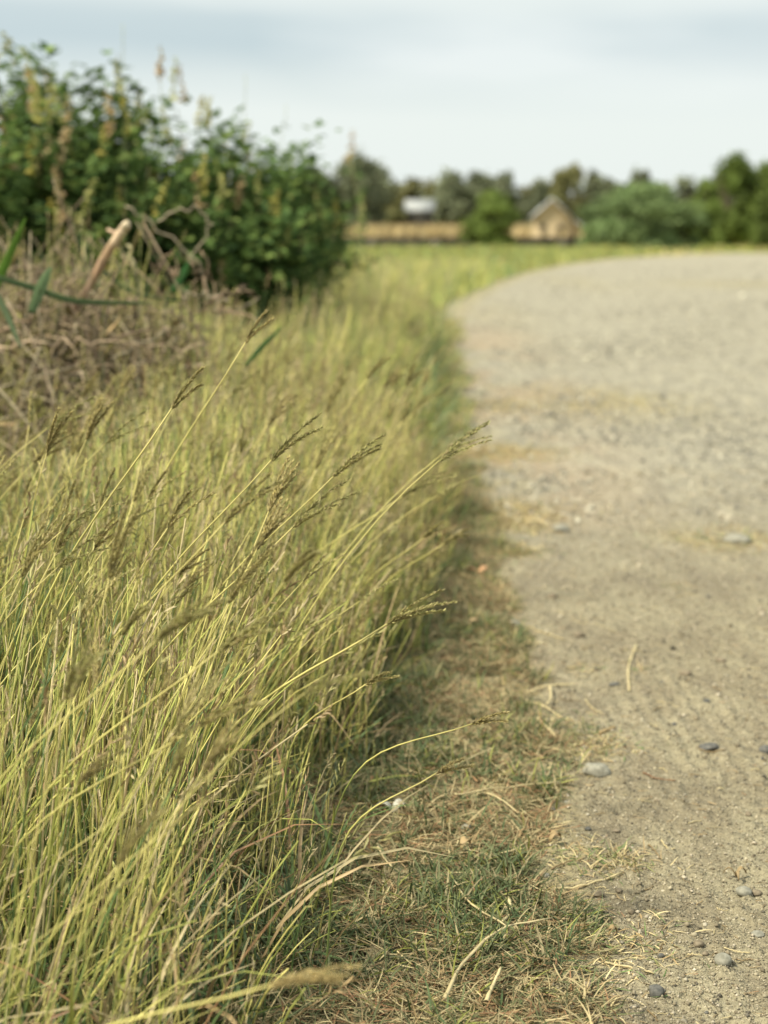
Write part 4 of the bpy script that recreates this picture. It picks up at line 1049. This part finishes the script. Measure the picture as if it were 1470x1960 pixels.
# low wall along the canal
root = empty('low_wall', (-2, 69, 0)); tag(root, 'long low grey canal wall in front of the dry field', 'wall')
mb = MB(); mb.box((0, 0, -.18), (27, .35, .60)); mb.build('wall', M_wall, root)
mb = MB(); mb.box((0, 0, .152), (27.1, .5, .06)); mb.build('coping', M_wall, root)
for i in range(10):
    mb = MB(); mb.box((-12+i*2.7, -.28, -.20), (.3, .2, .54)); mb.build('buttress', M_wall, root)

# hut and far buildings
def house(X0, X1, Yt, D, label, wallm, roofm, depth=4, eave=.6, wh=.6, rz_=0.0, name='hut', lean=False, group=None):
    xc = ((X0+X1)/2-735)/FPX*D; wd = (X1-X0)/FPX*D; H = CAMH+(426-Yt)/FPX*D-float(gz(xc, D))
    root = empty(name, (xc, D, float(gz(xc, D)))); root.rotation_euler = (0, 0, rz_); tag(root, label, name if name != 'hut' else 'hut', group)
    w2 = wd/2; d2 = depth/2; hw = H*wh
    # gabled body, ridge running away from the viewer
    V = [(-w2, -d2, -.2), (w2, -d2, -.2), (w2, -d2, hw), (0, -d2, H), (-w2, -d2, hw), (-w2, d2, -.2), (w2, d2, -.2), (w2, d2, hw), (0, d2, H), (-w2, d2, hw)]
    mb = MB(); mb.add(V, [np.array([[0, 1, 2, 4]]), np.array([[4, 2, 3]]), np.array([[6, 5, 9, 7]]), np.array([[7, 9, 8]]), np.array([[1, 6, 7, 2], [5, 0, 4, 9]])])
    mb.build('wall', wallm, root)
    for s in (-1, 1):
        e = 1.14; th = .05
        A = np.array([[0, -d2-.25, H+.03], [0, d2+.25, H+.03], [s*w2*e, d2+.25, hw-(H-hw)*(e-1)+.03], [s*w2*e, -d2-.25, hw-(H-hw)*(e-1)+.03]])
        V = np.vstack([A, A+[0, 0, th]])
        mb = MB(); mb.add(V, np.array([[0, 1, 2, 3], [7, 6, 5, 4], [0, 4, 5, 1], [1, 5, 6, 2], [2, 6, 7, 3], [3, 7, 4, 0]])); mb.build('roof', roofm, root)
    mb = MB(); mb.box((-w2*.45, -d2-.01, hw*.36), (wd*.13, .06, hw*.72)); mb.build('door', M_door, root)
    mb = MB(); mb.box((w2*.45, -d2-.01, hw*.6), (wd*.12, .06, hw*.2)); mb.build('window', M_door, root)
    if lean:
        V = [(w2, -d2+.3, -.2), (w2+wd*.5, -d2+.3, -.2), (w2+wd*.5, -d2+.3, hw*.55), (w2, -d2+.3, hw*.9), (w2, d2, -.2), (w2+wd*.5, d2, -.2), (w2+wd*.5, d2, hw*.55), (w2, d2, hw*.9)]
        mb = MB(); mb.add(V, np.array([[0, 1, 2, 3], [5, 4, 7, 6], [1, 5, 6, 2]])); mb.build('lean_to_wall', wallm, root)
        A = np.array([[w2+.01, -d2+.1, hw*.9+.04], [w2+.01, d2+.1, hw*.9+.04], [w2+wd*.56, d2+.1, hw*.52+.04], [w2+wd*.56, -d2+.1, hw*.52+.04]])
        V = np.vstack([A, A+[0, 0, .05]])
        mb = MB(); mb.add(V, np.array([[3, 2, 1, 0], [4, 5, 6, 7], [0, 1, 5, 4], [1, 2, 6, 5], [2, 3, 7, 6], [3, 0, 4, 7]])); mb.build('lean_to_roof', roofm, root)
    return root
house(1016, 1084, 384, 74, 'tan hut with a pale gabled metal roof and a lean-to on its right', M_hutwall, M_roof, 1.6, wh=.66, rz_=-.06, lean=True)
house(790, 816, 385, 135, 'far building with a white gabled roof beyond the dry field', M_wall, M_far_roof, 2.1, wh=.72, name='building', rz_=1.35)
